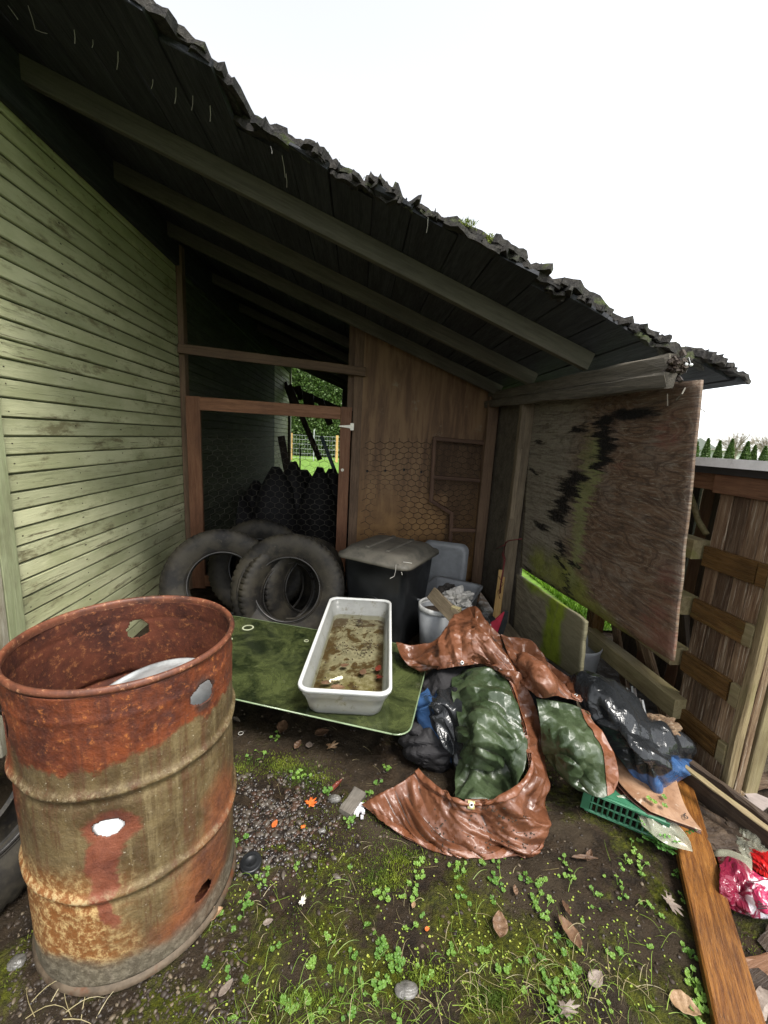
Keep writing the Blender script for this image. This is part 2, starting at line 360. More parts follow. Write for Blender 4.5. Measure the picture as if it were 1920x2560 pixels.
def tarp_mat(name, a, b, dirt, weave=True, rough=.30, spec=.55, dlo=.60):
    m = NM(name); v = m.coord(rand=False); n = m.noise(v, 5, 5, .6)
    col = m.mix(m.ramp(n, .35, .65), a, b)
    d = m.ramp(m.noise(v, 7, 8, .72, .3), dlo, dlo + .12)
    col = m.mix(m.math('MULTIPLY', d, .85), col, dirt)
    col = m.mix(m.math('MULTIPLY', m.ramp(m.noise(v, 60, 4, .8), .64, .72), .35), col, dirt)
    pt = m.N('ShaderNodeNewGeometry').outputs['Pointiness']; col = m.mix(m.ramp(pt, .492, .455, 0, .75), col, dirt)  # concave creases mixed darker
    w1 = m.N('ShaderNodeTexWave', wave_type='BANDS', bands_direction='X'); w2 = m.N('ShaderNodeTexWave', wave_type='BANDS', bands_direction='Y')
    tc = m.N('ShaderNodeTexCoord').outputs['UV']
    for w in (w1, w2): m.L(tc, w.inputs[0]); w.inputs['Scale'].default_value = 55
    vv = m.warp(v, 3, .16)
    rid = lambda sc, vec, ds: m.math('SUBTRACT', 1.0, m.math('POWER', m.math('ABSOLUTE', m.math('SUBTRACT', m.math('MULTIPLY', m.noise(vec, sc, 1.5, .5, ds), 2.0), 1.0)), .6))
    c1 = rid(6, v, 1.2); c2 = rid(19, v, .8); c3 = m.voro(m.warp(v, 5, .08), 26, 'DISTANCE_TO_EDGE')
    h = m.math('ADD', m.math('MULTIPLY', c1, .7), m.math('MULTIPLY', c2, .25))
    h = m.math('ADD', h, m.math('MULTIPLY', m.ramp(c3, 0, .4, 0, 1, False), m.ramp(m.noise(v, 6, 2), .5, .66, 0, .4)))
    geo = m.N('ShaderNodeNewGeometry').outputs['Normal']; nb0 = geo
    for (sc_, k_) in ((15, .42), (34, .34), (75, .18)):
        vo = m.N('ShaderNodeTexVoronoi', feature='SMOOTH_F1'); m.put(vo.inputs['Vector'], m.warp(v, sc_ * .4, .9 / sc_)); vo.inputs['Scale'].default_value = sc_; vo.inputs['Smoothness'].default_value = .22
        sb = m.N('ShaderNodeVectorMath', operation='SUBTRACT'); m.L(vo.outputs['Color'], sb.inputs[0]); sb.inputs[1].default_value = (.5, .5, .5)
        sc2 = m.N('ShaderNodeVectorMath', operation='SCALE'); m.L(sb.outputs[0], sc2.inputs[0]); m.L(m.ramp(m.noise(v, 4 + sc_ * .1, 2), .35, .65, k_ * .4, k_ * 1.7), sc2.inputs['Scale'])
        ad = m.N('ShaderNodeVectorMath', operation='ADD'); m.L(nb0, ad.inputs[0]); m.L(sc2.outputs[0], ad.inputs[1]); nn_ = m.N('ShaderNodeVectorMath', operation='NORMALIZE'); m.L(ad.outputs[0], nn_.inputs[0]); nb0 = nn_.outputs[0]
    nb = m.bump(h, .25, .008, nb0)
    if weave: nb = m.bump(m.math('ADD', w1.outputs['Fac'], w2.outputs['Fac']), .12, .0006, nb)
    return m.set(col, m.math('ADD', m.ramp(n, .3, .7, rough, rough + .18), m.math('MULTIPLY', d, .4)), nrm=nb, spec=spec)
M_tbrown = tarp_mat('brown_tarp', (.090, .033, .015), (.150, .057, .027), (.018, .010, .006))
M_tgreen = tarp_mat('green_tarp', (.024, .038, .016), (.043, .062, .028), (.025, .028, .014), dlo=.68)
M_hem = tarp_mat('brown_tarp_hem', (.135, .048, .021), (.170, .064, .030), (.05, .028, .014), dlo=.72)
def vinyl(name, base, blue=None):
    m = NM(name); v = m.coord(rand=False); n = m.noise(v, 5, 4)
    col = m.mix(m.ramp(n, .3, .7), base, tuple(x * 1.5 + .003 for x in base))
    if blue:
        uv = m.sep(m.N('ShaderNodeTexCoord').outputs['UV']); ed = m.math('ADD', uv[0], m.math('MULTIPLY', m.math('SUBTRACT', m.noise(v, 3.0, 2), .5), .8))
        col = m.mix(m.ramp(ed, blue, blue + .02), col, (.030, .072, .165))
    h = m.noise(m.warp(v, 4, .3), 5, 2, .4, 1.5)
    dust = m.ramp(m.noise(v, 55, 6, .8), .62, .75); col = m.mix(m.math('MULTIPLY', dust, .3), col, (.05, .05, .045))
    return m.set(col, m.math('ADD', .20, m.math('MULTIPLY', dust, .3)), nrm=m.bump(m.math('ADD', h, m.math('MULTIPLY', m.noise(m.warp(v, 6, .2), 17, 2, .5, 2), .35)), .7, .016), spec=.38)
M_vinyl = vinyl('black_blue_vinyl', (.010, .011, .012), .78)
M_vinyl2 = vinyl('blue_black_vinyl', (.010, .011, .012), .62)
def plastic_clear(name, c, tf=.25, dirt=None, rough=.25, tl=.45):
    m = NM(name); v = m.coord(rand=False); n = m.noise(v, 9, 7, .7); col = m.mix(m.ramp(n, .3, .7), c, tuple(x * .85 for x in c))
    if dirt: col = m.mix(m.ramp(m.noise(v, 14, 8, .75), .54, .70), col, dirt)
    m.set(col, rough, spec=.5, nrm=m.bump(n, .2, .002))
    t = m.N('ShaderNodeBsdfTranslucent'); m.L(col, t.inputs[0]); p = m.N('ShaderNodeBsdfTransparent')
    a = m.N('ShaderNodeMixShader'); a.inputs[0].default_value = tl; m.L(m.bs.outputs[0], a.inputs[1]); m.L(t.outputs[0], a.inputs[2])
    b = m.N('ShaderNodeMixShader'); b.inputs[0].default_value = tf; m.L(a.outputs[0], b.inputs[1]); m.L(p.outputs[0], b.inputs[2]); m.L(b.outputs[0], m.out.inputs[0])
    return m.m
M_tub = plastic_clear('frosted_tub_plastic', (.55, .56, .53), .42, (.28, .25, .17), .25, .45)
M_film = plastic_clear('clear_plastic_film', (.50, .50, .38), .55, (.25, .24, .12), .15, .3)
M_glass = None
def glass_mat():
    m = NM('algae_glass'); v = m.coord(rand=False); n = m.noise(v, 4.5, 9, .78, .5); s = m.sep(v)
    col = m.mix(m.ramp(n, .36, .62), (.014, .020, .009), (.062, .075, .026)); col = m.mix(m.ramp(m.noise(v, 40, 5, .8), .60, .70), col, (.10, .11, .06))
    m.set(col, m.ramp(n, .3, .7, .06, .20), spec=.6)
    p = m.N('ShaderNodeBsdfTransparent'); p.inputs[0].default_value = (.30, .42, .25, 1)
    b = m.N('ShaderNodeMixShader'); m.L(m.ramp(n, .35, .65, .40, .08), b.inputs[0]); m.L(m.bs.outputs[0], b.inputs[1]); m.L(p.outputs[0], b.inputs[2]); m.L(b.outputs[0], m.out.inputs[0])
    return m.m
M_glass = glass_mat()
M_gedge = plain('glass_edge', (.16, .21, .12), .15, var=.2)
M_clover = leafmat('clover_leaf', (.085, .19, .028), (.19, .32, .055))
M_grass = leafmat('grass_blade', (.11, .20, .018), (.24, .33, .05))
M_lawnb = leafmat('lawn_blade', (.10, .22, .015), (.20, .36, .03))
M_lawn = plain('lawn_turf', (.10, .19, .018), .8, var=.4, scale=8, bumpd=.02)
M_moss = leafmat('moss_tuft', (.06, .10, .008), (.17, .21, .018), .7, .2)
M_straw = leafmat('straw', (.28, .23, .11), (.42, .36, .20))
M_brownleaf = wood('dead_leaf', (.10, .055, .03), (.20, .12, .07), (.04, .02, .012), gx=8, gy=8, rough=.45)
M_tanleaf = wood('tan_leaf', (.30, .19, .10), (.42, .30, .18), (.16, .08, .04), gx=8, gy=8, rough=.5)
M_orleaf = wood('orange_leaf', (.62, .11, .02), (.75, .20, .04), (.25, .05, .015), gx=10, gy=10, rough=.4)
M_redleaf = wood('dark_red_leaf', (.12, .02, .012), (.18, .04, .02), (.05, .01, .008), gx=8, gy=8, rough=.35)
M_greyleaf = wood('grey_leaf', (.16, .125, .10), (.28, .23, .19), (.08, .06, .05), gx=8, gy=8, rough=.5)
M_bone = plain('white_scrap', (.72, .68, .55), .5)
M_hedge = leafmat('hedge_leaf', (.035, .075, .012), (.085, .14, .03), .5, .25)
M_bark = plain('bark', (.09, .07, .05), .9, bumpd=.02)
M_red = plain('red_plastic', (.40, .03, .055), .4, var=.15)
M_yellow = wood('yellow_stick_wood', (.46, .29, .095), (.56, .38, .15), (.22, .10, .03), rough=.5, streak=.3)
M_cord = plain('dark_red_cord', (.10, .012, .012), .8)
M_cloth = plain('crumpled_white_cloth', (.50, .48, .44), .8, var=.15, dirt=(.2, .19, .17))
M_basket = plain('green_basket_plastic', (.035, .14, .075), .4, var=.2, dirt=(.05, .06, .03), dirtlo=.62)
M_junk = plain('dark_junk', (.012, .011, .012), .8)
M_conc = plain('grey_block', (.18, .17, .155), .9, bumpd=.006)
M_card = wood('brown_vinyl_sheet', (.20, .105, .055), (.31, .19, .115), (.09, .04, .02), gx=3, gy=3, rough=.5, pale=(.50, .42, .34), palelo=.60, bumpd=.002)
M_cardedge = wood('folded_sheet_edge', (.075, .028, .017), (.13, .055, .033), (.03, .012, .008), rough=.35)
M_greycard = plain('greyish_board', (.25, .21, .19), .6, var=.2, dirt=(.12, .09, .07))
M_stone = plain('wet_stone', (.10, .095, .085), .35, var=.4, scale=30)
M_ink = plain('black_ink', (.01, .01, .01), .6)
M_tubdirt = None

# ================================================================== SETTING
def make_ground():
    def axis(lo, hi, step, far):
        a = list(np.arange(lo, hi, step)); s = step; x = lo; L = []
        while x > -far: s *= 1.22; x -= s; L.append(x)
        s = step; x = a[-1]; R = []
        while x < far: s *= 1.22; x += s; R.append(x)
        return np.array(L[::-1] + a + R)
    X = axis(-1.65, 2.5, .0125, 250); Y = axis(.35, 3.6, .0125, 250)
    gx, gy = np.meshgrid(X, Y, indexing='ij')
    z = gh(gx, gy)
    near = np.clip((6 - np.hypot(gx, gy - 1.5)) / 3, 0, 1)
    z = z * np.clip((40 - np.hypot(gx, gy)) / 30, 0, 1)
    z = z + near * ((fbm(gx * 14, gy * 14, 4, 5) - .5) * .022 + (fbm(gx * 45, gy * 45, 3, 9) - .5) * .011)
    V = np.stack([gx, gy, z], -1).reshape(-1, 3)
    o = mesh_obj('ground', V, grid_faces(len(X), len(Y)), M_ground, smooth=True); tag(o, kind='structure')
def gz(x, y):
    return float(gh(x, y) + (fbm(x * 14, y * 14, 4, 5) - .5) * .022 + (fbm(x * 45, y * 45, 3, 9) - .5) * .011)
make_ground()
def lawn_rects():
    return [(2.35, -60, 220, 2.9), (1.85, 2.9, 220, 9.7), (-220, 9.7, 220, 220)]
V = []; Fc = []
for (x0, y0, x1, y1) in lawn_rects():
    n = len(V); V += [(x0, y0, .032), (x1, y0, .032), (x1, y1, .032), (x0, y1, .032)]; Fc.append((n, n + 1, n + 2, n + 3))
tag(mesh_obj('lawn', V, Fc, M_lawn), kind='structure')
def blades(name, pts, hgt, wid, mat, lean=.5, z0=None, curve=True, kind='stuff'):
    """each blade: 2-segment bent strip"""
    n = len(pts); a = np.random.rand(n) * 2 * math.pi; b = np.random.rand(n) * 2 * math.pi
    h = hgt * (.5 + np.random.rand(n)); w = wid * (.6 + .8 * np.random.rand(n)); ln = lean * np.random.rand(n) * h
    dx, dy = np.cos(a), np.sin(a); sx, sy = np.cos(b), np.sin(b)
    P = np.array(pts)
    V = np.zeros((n, 5, 3))
    V[:, 0] = P + np.stack([-sx * w, -sy * w, 0 * w], -1); V[:, 1] = P + np.stack([sx * w, sy * w, 0 * w], -1)
    m = P + np.stack([dx * ln * .35, dy * ln * .35, h * .6], -1)
    V[:, 2] = m + np.stack([sx * w * .8, sy * w * .8, 0 * w], -1); V[:, 3] = m + np.stack([-sx * w * .8, -sy * w * .8, 0 * w], -1)
    V[:, 4] = P + np.stack([dx * ln * 1.2, dy * ln * 1.2, h], -1)
    b0 = np.arange(n)[:, None] * 5
    T = np.concatenate([b0 + np.array([0, 1, 2]), b0 + np.array([0, 2, 3]), b0 + np.array([3, 2, 4])])
    o = mesh_obj(name, V.reshape(-1, 3), T, mat); return tag(o, kind=kind)
P = []
for _ in range(34000): P.append((2.0 + 3.2 * rnd() ** 1.5, ru(2.9, 7.5), .03))
for _ in range(16000): P.append((ru(2.38, 4.4), ru(1.4, 2.9), .03))
for _ in range(9000): P.append((ru(-2.6, 2.4), 9.8 + 10 * rnd() ** 2, .03))
blades('lawn_grass', P, .055, .0035, M_lawnb, .9)

# ================================================================== GREEN SHED (left wall)
XL = -1.52
RZ = lambda X: 1.95 - .38 * (X - 1.22)       # underside of the roof boards
shed = empty('green_shed', (XL, 1.7, 0), 'green painted wooden shed wall of horizontal lap siding along the left side', 'shed')
def siding_board(y0, y1, z, mt):
    b = plank('siding_board', (XL - .009, y0, z), (XL - .009, y1, z), .0755, .016, (-.05, 0, 1), mt, shed, seg=3, jit=.0010, ch=.0045)
z = .03
while z < 3.1:
    y = 1.84; 
    while y < 9.25:
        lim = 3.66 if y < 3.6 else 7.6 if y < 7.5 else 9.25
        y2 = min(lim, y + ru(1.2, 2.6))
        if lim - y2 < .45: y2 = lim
        siding_board(y + .001, y2 - .001, z, M_sidshade if 3.6 < y < 7.5 else M_sid); y = y2
    z += .0825
plank('corner_board', (XL + .008, 1.79, 0), (XL + .008, 1.79, 3.1), .085, .03, (0, 1, 0), M_trim, shed)
plank('casing', (XL + .004, 1.68, 0), (XL + .004, 1.68, 3.1), .11, .04, (0, 1, 0), M_case, shed, jit=.003)
for k in range(6):
    plank('siding_board', (XL - .02, .2, .1 + .1 * k), (XL - .02, 1.62, .1 + .1 * k), .108, .012, (-.13, 0, 1), M_case, shed)
mb = MB()
for k in range(36):
    for yn in (1.9, 2.32, 2.74, 3.16, 3.58):
        zz = .03 + .0825 * k + ru(-.02, .02); mb.box((XL - .004, yn + ru(-.008, .008) - .0025, zz - .0025), (XL + .0002, yn + .0025, zz + .0025))
mb.build('nail_heads', M_dark, shed)['kind'] = 'stuff'
mb = MB(); mb.box((XL - .06, 0.1, -.05), (XL - .014, 9.25, 3.12)); mb.build('wall_sheathing', plain('groove_paint', (.075, .085, .04), .8, dirt=(.03, .025, .015)), shed)
plank('end_board', (XL + .01, 9.28, 0), (XL + .01, 9.28, 2.9), .12, .03, (0, 1, 0), M_case, shed)

# ================================================================== LEAN-TO
lean = empty('lean_to', (1.22, 2.6, 0), 'open sided lean-to with a sagging dark board roof and rafters', 'lean-to shed')
XT = 1.22
sl_ = Vector((1, 0, -.38)).normalized(); rn = Vector((.38, 0, 1)).normalized()
rake_px = [(330, -20), (390, 45), (440, 90), (500, 140), (560, 205), (600, 270), (640, 320), (675, 350), (720, 352), (760, 372), (800, 396), (850, 425), (885, 455), (930, 452), (965, 475), (1000, 492), (1060, 525), (1110, 560), (1160, 580), (1210, 608), (1260, 628), (1300, 655), (1340, 690), (1390, 725), (1440, 740), (1500, 775), (1560, 815), (1610, 830), (1660, 870), (1720, 890), (1780, 905), (1830, 930), (1865, 955)]
rp = np.array([PLP(x, y, (1.22, 0, 1.965), (.38, 0, 1)) for x, y in rake_px])
rp = rp[np.argsort(rp[:, 0])]
def rakeY(x): return float(np.interp(x, rp[:, 0], rp[:, 1]))
XEND = float(rp[-1, 0])
x = XL - .05
while x < XEND - .02:
    w = ru(.15, .21); x2 = min(x + w, XEND); xm = (x + x2) / 2; y0 = rakeY(xm) + ru(.0, .035)
    yy = y0; 
    while yy < 9.3:
        ye = 9.95 if yy > 6.5 else yy + ru(2.5, 3.8)  # far ends lengthened past the end boards to cut light inside
        plank('roof_board', (xm, yy, RZ(xm) + .012), (xm, min(ye, 9.95 + ru(-.1, .1)), RZ(xm) + .012), (x2 - x) / sl_.x - .004, .02, sl_, M_deck, lean, seg=5, jit=.002, ragged=.012)
        yy = ye + .003
        if ye > 9: break
    x = x2
# ragged shingle courses over the near edge
def flake(xm, y0, z, w, L, th, droop):
    nx, ny = 10, 6; V = []; sd = ru(0, 50)
    for i in range(nx):
        u = i / (nx - 1) - .5
        fr = (vnoise(i * .35 + sd, sd) - .5) * .085 + (vnoise(i * .9, sd + 9) - .5) * .022
        for j in range(ny):
            v_ = j / (ny - 1); y = fr * (1 - v_) + v_ * L
            zz = -droop * (1 - v_) ** 2 + (vnoise(i * .7 + sd, j * .8 + sd) - .5) * .012
            p = np.array([xm, y0, z]) + np.array(sl_) * (u * w) + np.array([0, y, 0]) + np.array(rn) * zz; V.append(p)
    top = [np.array(p) + np.array(rn) * th * (.6 + .8 * rnd()) for p in V]; n = nx * ny
    Fk = [tuple(reversed(f)) for f in grid_faces(nx, ny).tolist()]; Fk2 = [tuple(i + n for i in f) for f in grid_faces(nx, ny).tolist()]
    bd_ = [i * ny for i in range(nx)] + [(nx - 1) * ny + j for j in range(1, ny)] + [i * ny + ny - 1 for i in range(nx - 2, -1, -1)] + [j for j in range(ny - 2, 0, -1)]
    Fs = [(bd_[k], bd_[(k + 1) % len(bd_)], bd_[(k + 1) % len(bd_)] + n, bd_[k] + n) for k in range(len(bd_))]
    return mesh_obj('shingle', V + top, Fk + Fk2 + Fs, M_shing, lean)
for layer in range(3):
    x = XL - .1
    while x < XEND - .07:
        w = random.choice([ru(.05, .09), ru(.10, .20), ru(.12, .22)]); xm = x + w / 2; y0 = rakeY(min(max(xm, rp[0, 0]), XEND)) + .004 + .008 * layer + ru(-.018, .016)
        flake(xm, y0, RZ(xm) + .030 + layer * .010, w * 1.3, ru(.22, .34), ru(.012, .030), ru(.004, .040)); x += w * .9
mb = MB()
mb.add([(XL - .1, 1.9, RZ(XL - .1) + .075), (XEND - .03, rakeY(XEND - .05) + .12, RZ(XEND - .03) + .075), (XEND - .03, 9.4, RZ(XEND - .03) + .075), (XL - .1, 9.4, RZ(XL - .1) + .075),
        (XL - .1, 1.9, RZ(XL - .1) + .07), (XEND - .03, rakeY(XEND - .05) + .12, RZ(XEND - .03) + .07), (XEND - .03, 9.4, RZ(XEND - .03) + .07), (XL - .1, 9.4, RZ(XL - .1) + .07)],
       [(0, 1, 2, 3), (7, 6, 5, 4), (0, 4, 5, 1), (1, 5, 6, 2), (2, 6, 7, 3), (3, 7, 4, 0)])
mb.build('roofing_felt', M_shing, lean)
# moss tufts on the edge
P = []
for (cx, cy, n) in ((555, 262, 160), (785, 392, 150), (800, 398, 120), (1165, 562, 260), (1225, 600, 170), (1700, 880, 120), (1480, 760, 60), (900, 450, 40)):
    q = PLP(cx, cy, (1.22, 0, 1.99), (.38, 0, 1))
    for _ in range(n):
        P.append((q[0] + np.random.randn() * .022, q[1] + abs(np.random.randn()) * .012, q[2] + ru(-.012, .02)))
o = blades('roof_moss', P, .010, .0016, M_moss, 1.4); o.parent = lean; o.matrix_basis = world(lean).inverted()
for i, Yr in enumerate((2.12, 2.78, 3.45, 4.4, 5.3, 6.2, 7.1, 8.0, 8.9)):
    x0, x1 = XL, 1.19
    plank('rafter', (x0, Yr, RZ(x0) - .045), (x1, Yr, RZ(x1) - .045), .09, .04, (.38, 0, 1), M_raft, lean, seg=6, jit=.001)
plank('ledger', (XL + .02, .2, RZ(XL) - .12), (XL + .02, 9.2, RZ(XL) - .12), .25, .035, (0, 0, 1), M_deck, lean)
# cobweb strands hanging under the near edge
mb = MB()
for (a, b) in [((20, 0), (45, 35)), ((70, 0), (88, 60)), ((88, 60), (118, 70)), ((185, 60), (187, 95)), ((232, 85), (230, 105)), ((295, 115), (292, 160)), ((382, 185), (378, 208)), ((440, 205), (437, 245)), ((482, 225), (479, 262)), ((525, 250), (525, 290)), ((715, 420), (717, 455)), ((1070, 530), (1066, 568)), ((705, 375), (713, 430)), ((677, 352), (680, 370))]:
    p = PLP(a[0], a[1] + 14, (1.22, 0, 1.93), (.38, 0, 1)); q = PLP(b[0], b[1] + 14, (1.22, 0, 1.90), (.38, 0, 1))
    mb.tube([p, (p + q) / 2 + (.002, 0, -.002), q], .0009, 4)
o = mb.build('cobweb_strands', M_cloth, lean); o['kind'] = 'stuff'

# ---- right side: corner posts, beam, plywood
def Yof(px, py, X): return float(XP(px, py, X)[1])
bt = XP(1231, 990, 1.17); bn = XP(1700, 932, 1.17)
plank('top_beam', (1.17, 3.62, 1.885), (1.17, 1.50, 1.80), .075, .06, (0, 0, 1), M_beam, lean, seg=14, jit=.004, ragged=.03, ch=.008)
plank('top_beam', (1.135, 3.62, 1.815), (1.135, 1.47, 1.735), .058, .035, (0, 0, 1), M_beam, lean, seg=14, jit=.004, ragged=.02, ch=.006)
mb = MB()
for _ in range(70):
    p = np.array([1.16 + ru(-.025, .025), 1.478 + ru(-.02, .02), 1.79 + ru(-.045, .035)]); d = np.random.randn(3) + (0, -.8, 0); d /= np.linalg.norm(d)
    mb.tube([p, p + d * ru(.008, .024)], ru(.005, .011), 5)
mb.build('rotten_beam_end', M_dark, lean)
plank('stud', (1.16, 2.80, 0), (1.17, 2.80, 1.80), .09, .045, (1, 0, 0), M_post, lean, seg=6, jit=.002)
plank('stud', (1.16, 3.50, 0), (1.16, 3.50, 1.87), .09, .045, (1, 0, 0), M_jamb, lean)
plank('stud', (1.135, 2.775, .95), (1.14, 2.775, 1.45), .03, .02, (1, 0, 0), M_post, lean)
def ply_mat():
    m = NM('stained_plywood'); uv = m.N('ShaderNodeTexCoord').outputs['UV']; v = m.coord(rand=False)
    mps = m.N('ShaderNodeMapping'); m.L(uv, mps.inputs[0]); mps.inputs['Scale'].default_value = (2.5, 26, 1)
    ns = m.math('MULTIPLY', m.math('SUBTRACT', m.noise(mps.outputs[0], 1.6, 6, .75), .5), .34); cx = m.N('ShaderNodeCombineXYZ'); m.L(ns, cx.inputs[0])
    va = m.N('ShaderNodeVectorMath', operation='ADD'); m.L(m.warp(m.warp(uv, 4, .07), 14, .04), va.inputs[0]); m.L(cx.outputs[0], va.inputs[1]); uvw = va.outputs[0]
    def U(px, py): p = XP(px, py, XT); return ((2.80 - p[1]) / 1.5, (p[2] - .55) / 1.3)
    def B(L, s=.35): return m.blobs(uvw, [(*U(px, py), rx, ry) for px, py, rx, ry in L], s)
    mpv = m.N('ShaderNodeMapping'); m.L(uv, mpv.inputs[0]); mpv.inputs['Scale'].default_value = (2.2, 22, 1)
    mpr = m.N('ShaderNodeMapping'); m.L(uv, mpr.inputs[0]); mpr.inputs['Scale'].default_value = (1.8, 5.5, 1)
    g = m.noise(m.warp(mpv.outputs[0], .9, 1.6), 2.2, 9, .72, 1.2); n = m.noise(uv, 9, 8, .75); fine = m.noise(uv, 60, 5, .8)
    col = m.mix(m.ramp(uv_x := m.sep(uvw)[0], .30, .55), (.21, .19, .145), (.135, .082, .050))
    col = m.mix(m.math('MULTIPLY', m.ramp(g, .44, .60), .65), col, (.045, .028, .019))
    col = m.mix(m.math('MULTIPLY', m.ramp(n, .45, .65), .4), col, (.21, .175, .14))
    col = m.mix(m.math('MULTIPLY', m.ramp(m.noise(mpv.outputs[0], 9, 7, .8, .5), .54, .66), m.ramp(uv_x, .25, .6)), col, (.27, .24, .19))
    ctn = m.math('ABSOLUTE', m.math('SUBTRACT', m.math('FRACT', m.math('MULTIPLY', m.noise(m.warp(mpr.outputs[0], 2, .2), 1.1, 2.5, .5, .4), 17.0)), .5))
    col = m.mix(m.math('MULTIPLY', m.ramp(ctn, .16, .02), m.ramp(uv_x, .2, .5, .10, .50)), col, (.035, .022, .016)); col = m.mix(m.math('MULTIPLY', m.ramp(ctn, .40, .48), m.ramp(uv_x, .2, .5, .04, .24)), col, (.27, .235, .18))
    red = m.math('MULTIPLY', B([(1690, 1075, .05, .05), (1552, 1170, .03, .03), (1650, 1600, .07, .11), (1645, 1500, .04, .10)], .6), m.ramp(n, .42, .60))
    col = m.mix(m.math('MULTIPLY', red, .55), col, (.15, .038, .022))
    moss = B([(1350, 1420, .10, .09), (1400, 1440, .12, .08), (1440, 1480, .09, .07), (1480, 1520, .08, .04), (1530, 1560, .08, .025), (1600, 1610, .08, .02)], .6)
    moss2 = B([(1490, 1120, .035, .05), (1480, 1180, .03, .09), (1462, 1260, .028, .12), (1450, 1350, .03, .12), (1435, 1410, .03, .1), (1450, 1240, .02, .2)], .7)
    col = m.mix(m.math('MULTIPLY', moss, .85), col, m.mix(m.ramp(n, .35, .6), (.085, .095, .015), (.19, .21, .035)))
    col = m.mix(m.math('MULTIPLY', moss2, .75), col, (.20, .22, .085))
    bk = B([(1510, 1048, .07, .02), (1500, 1080, .04, .045), (1515, 1115, .045, .06), (1500, 1155, .04, .04), (1440, 1190, .065, .035), (1422, 1222, .07, .05), (1405, 1260, .06, .055), (1388, 1290, .07, .035), (1355, 1316, .06, .02), (1400, 1372, .03, .035), (1395, 1400, .02, .02),
            (1450, 1070, .05, .02), (1340, 1178, .03, .012), (1345, 1105, .03, .012), (1580, 1030, .12, .02)], .35)
    bk2 = B([(1425, 1405, .025, .012), (1440, 1415, .012, .02), (1400, 1410, .03, .01), (1415, 1440, .012, .03), (1420, 1475, .014, .03), (1395, 1478, .03, .012), (1360, 1455, .03, .012), (1320, 1425, .03, .02)], .3)
    col = m.mix(m.math('MULTIPLY', m.math('MAXIMUM', bk, bk2), m.ramp(n, .16, .34)), col, (.0065, .006, .006))
    h = m.math('ADD', g, m.math('MULTIPLY', fine, .8))
    return m.set(col, m.ramp(fine, .4, .7, .65, .30), nrm=m.bump(h, .9, .006), spec=.4)
M_ply = ply_mat()
def panel(name, corners, X, mat, t=.012, nu=40, nv=30, edge=.002, seed=1, u0=2.80, bow=.0):
    """corners px: TL,TR,BR,BL on plane X; wavy edges"""
    c = [XP(px, py, X) for px, py in corners]
    V = []; UV = []
    for i in range(nu + 1):
        for j in range(nv + 1):
            u, v_ = i / nu, j / nv
            p = (c[0] * (1 - u) + c[1] * u) * (1 - v_) + (c[3] * (1 - u) + c[2] * u) * v_
            e = (vnoise(u * 9 + seed, v_ * 9, seed) - .5) * edge * 4
            p = p + np.array([bow * math.sin(u * math.pi) * math.sin(v_ * math.pi) + bow * .6 * u * v_, e * (1 if i in (0, nu) else .2), e * (1 if j in (0, nv) else .2)])
            V.append(p); UV.append(((u0 - p[1]) / 1.5, (p[2] - .55) / 1.3))
    o = mesh_obj(name, V, grid_faces(nu + 1, nv + 1), mat, lean, uv=np.array(UV)); solidify(o, t, 0); return o
panel('plywood_panel', [(1330, 985), (1754, 948), (1682, 1655), (1302, 1418)], XT, M_ply, edge=.0022, bow=.006)['label'] = 'large stained plywood sheet with a black mould streak and green algae'
M_ply2 = wood('grey_plywood', (.10, .088, .066), (.155, .135, .105), (.035, .028, .02), gx=1.5, gy=5, rough=.7)
panel('plywood_panel', [(1205, 985), (1333, 985), (1292, 1600), (1195, 1470)], XT + .012, M_ply2, seed=4)
def ply3():
    m = NM('mossy_plywood'); uv = m.N('ShaderNodeTexCoord').outputs['UV']; w = m.warp(m.warp(uv, 6, .10), 25, .03)
    def U(px, py): p = XP(px, py, XT); return ((2.80 - p[1]) / 1.5, (p[2] - .55) / 1.3)
    mp = m.N('ShaderNodeMapping'); m.L(uv, mp.inputs[0]); mp.inputs['Scale'].default_value = (4, 20, 1)
    g = m.noise(mp.outputs[0], 2.5, 8, .72, .8); n = m.noise(uv, 12, 8, .75)
    col = m.mix(m.ramp(g, .35, .65), (.12, .10, .07), (.26, .23, .16))
    col = m.mix(m.math('MULTIPLY', m.blobs(w, [(*U(1420, 1560), .16, .5)], .3), .6), col, (.17, .16, .085))
    col = m.mix(m.math('MULTIPLY', m.blobs(w, [(*U(1395, 1590), .035, .35), (*U(1380, 1540), .04, .2), (*U(1340, 1460), .12, .05), (*U(1372, 1610), .05, .1)], .5), .95), col, m.mix(m.ramp(n, .3, .6), (.10, .14, .008), (.22, .29, .02)))
    return m.set(col, .7, nrm=m.bump(m.math('ADD', g, n), .8, .005), spec=.3)
M_ply3 = ply3()
panel('plywood_panel', [(1294, 1434), (1466, 1552), (1452, 1700), (1285, 1590)], XT + .002, M_ply3, seed=9, t=.02)['label'] = 'small mossy plywood piece with bright green streak below the large sheet'
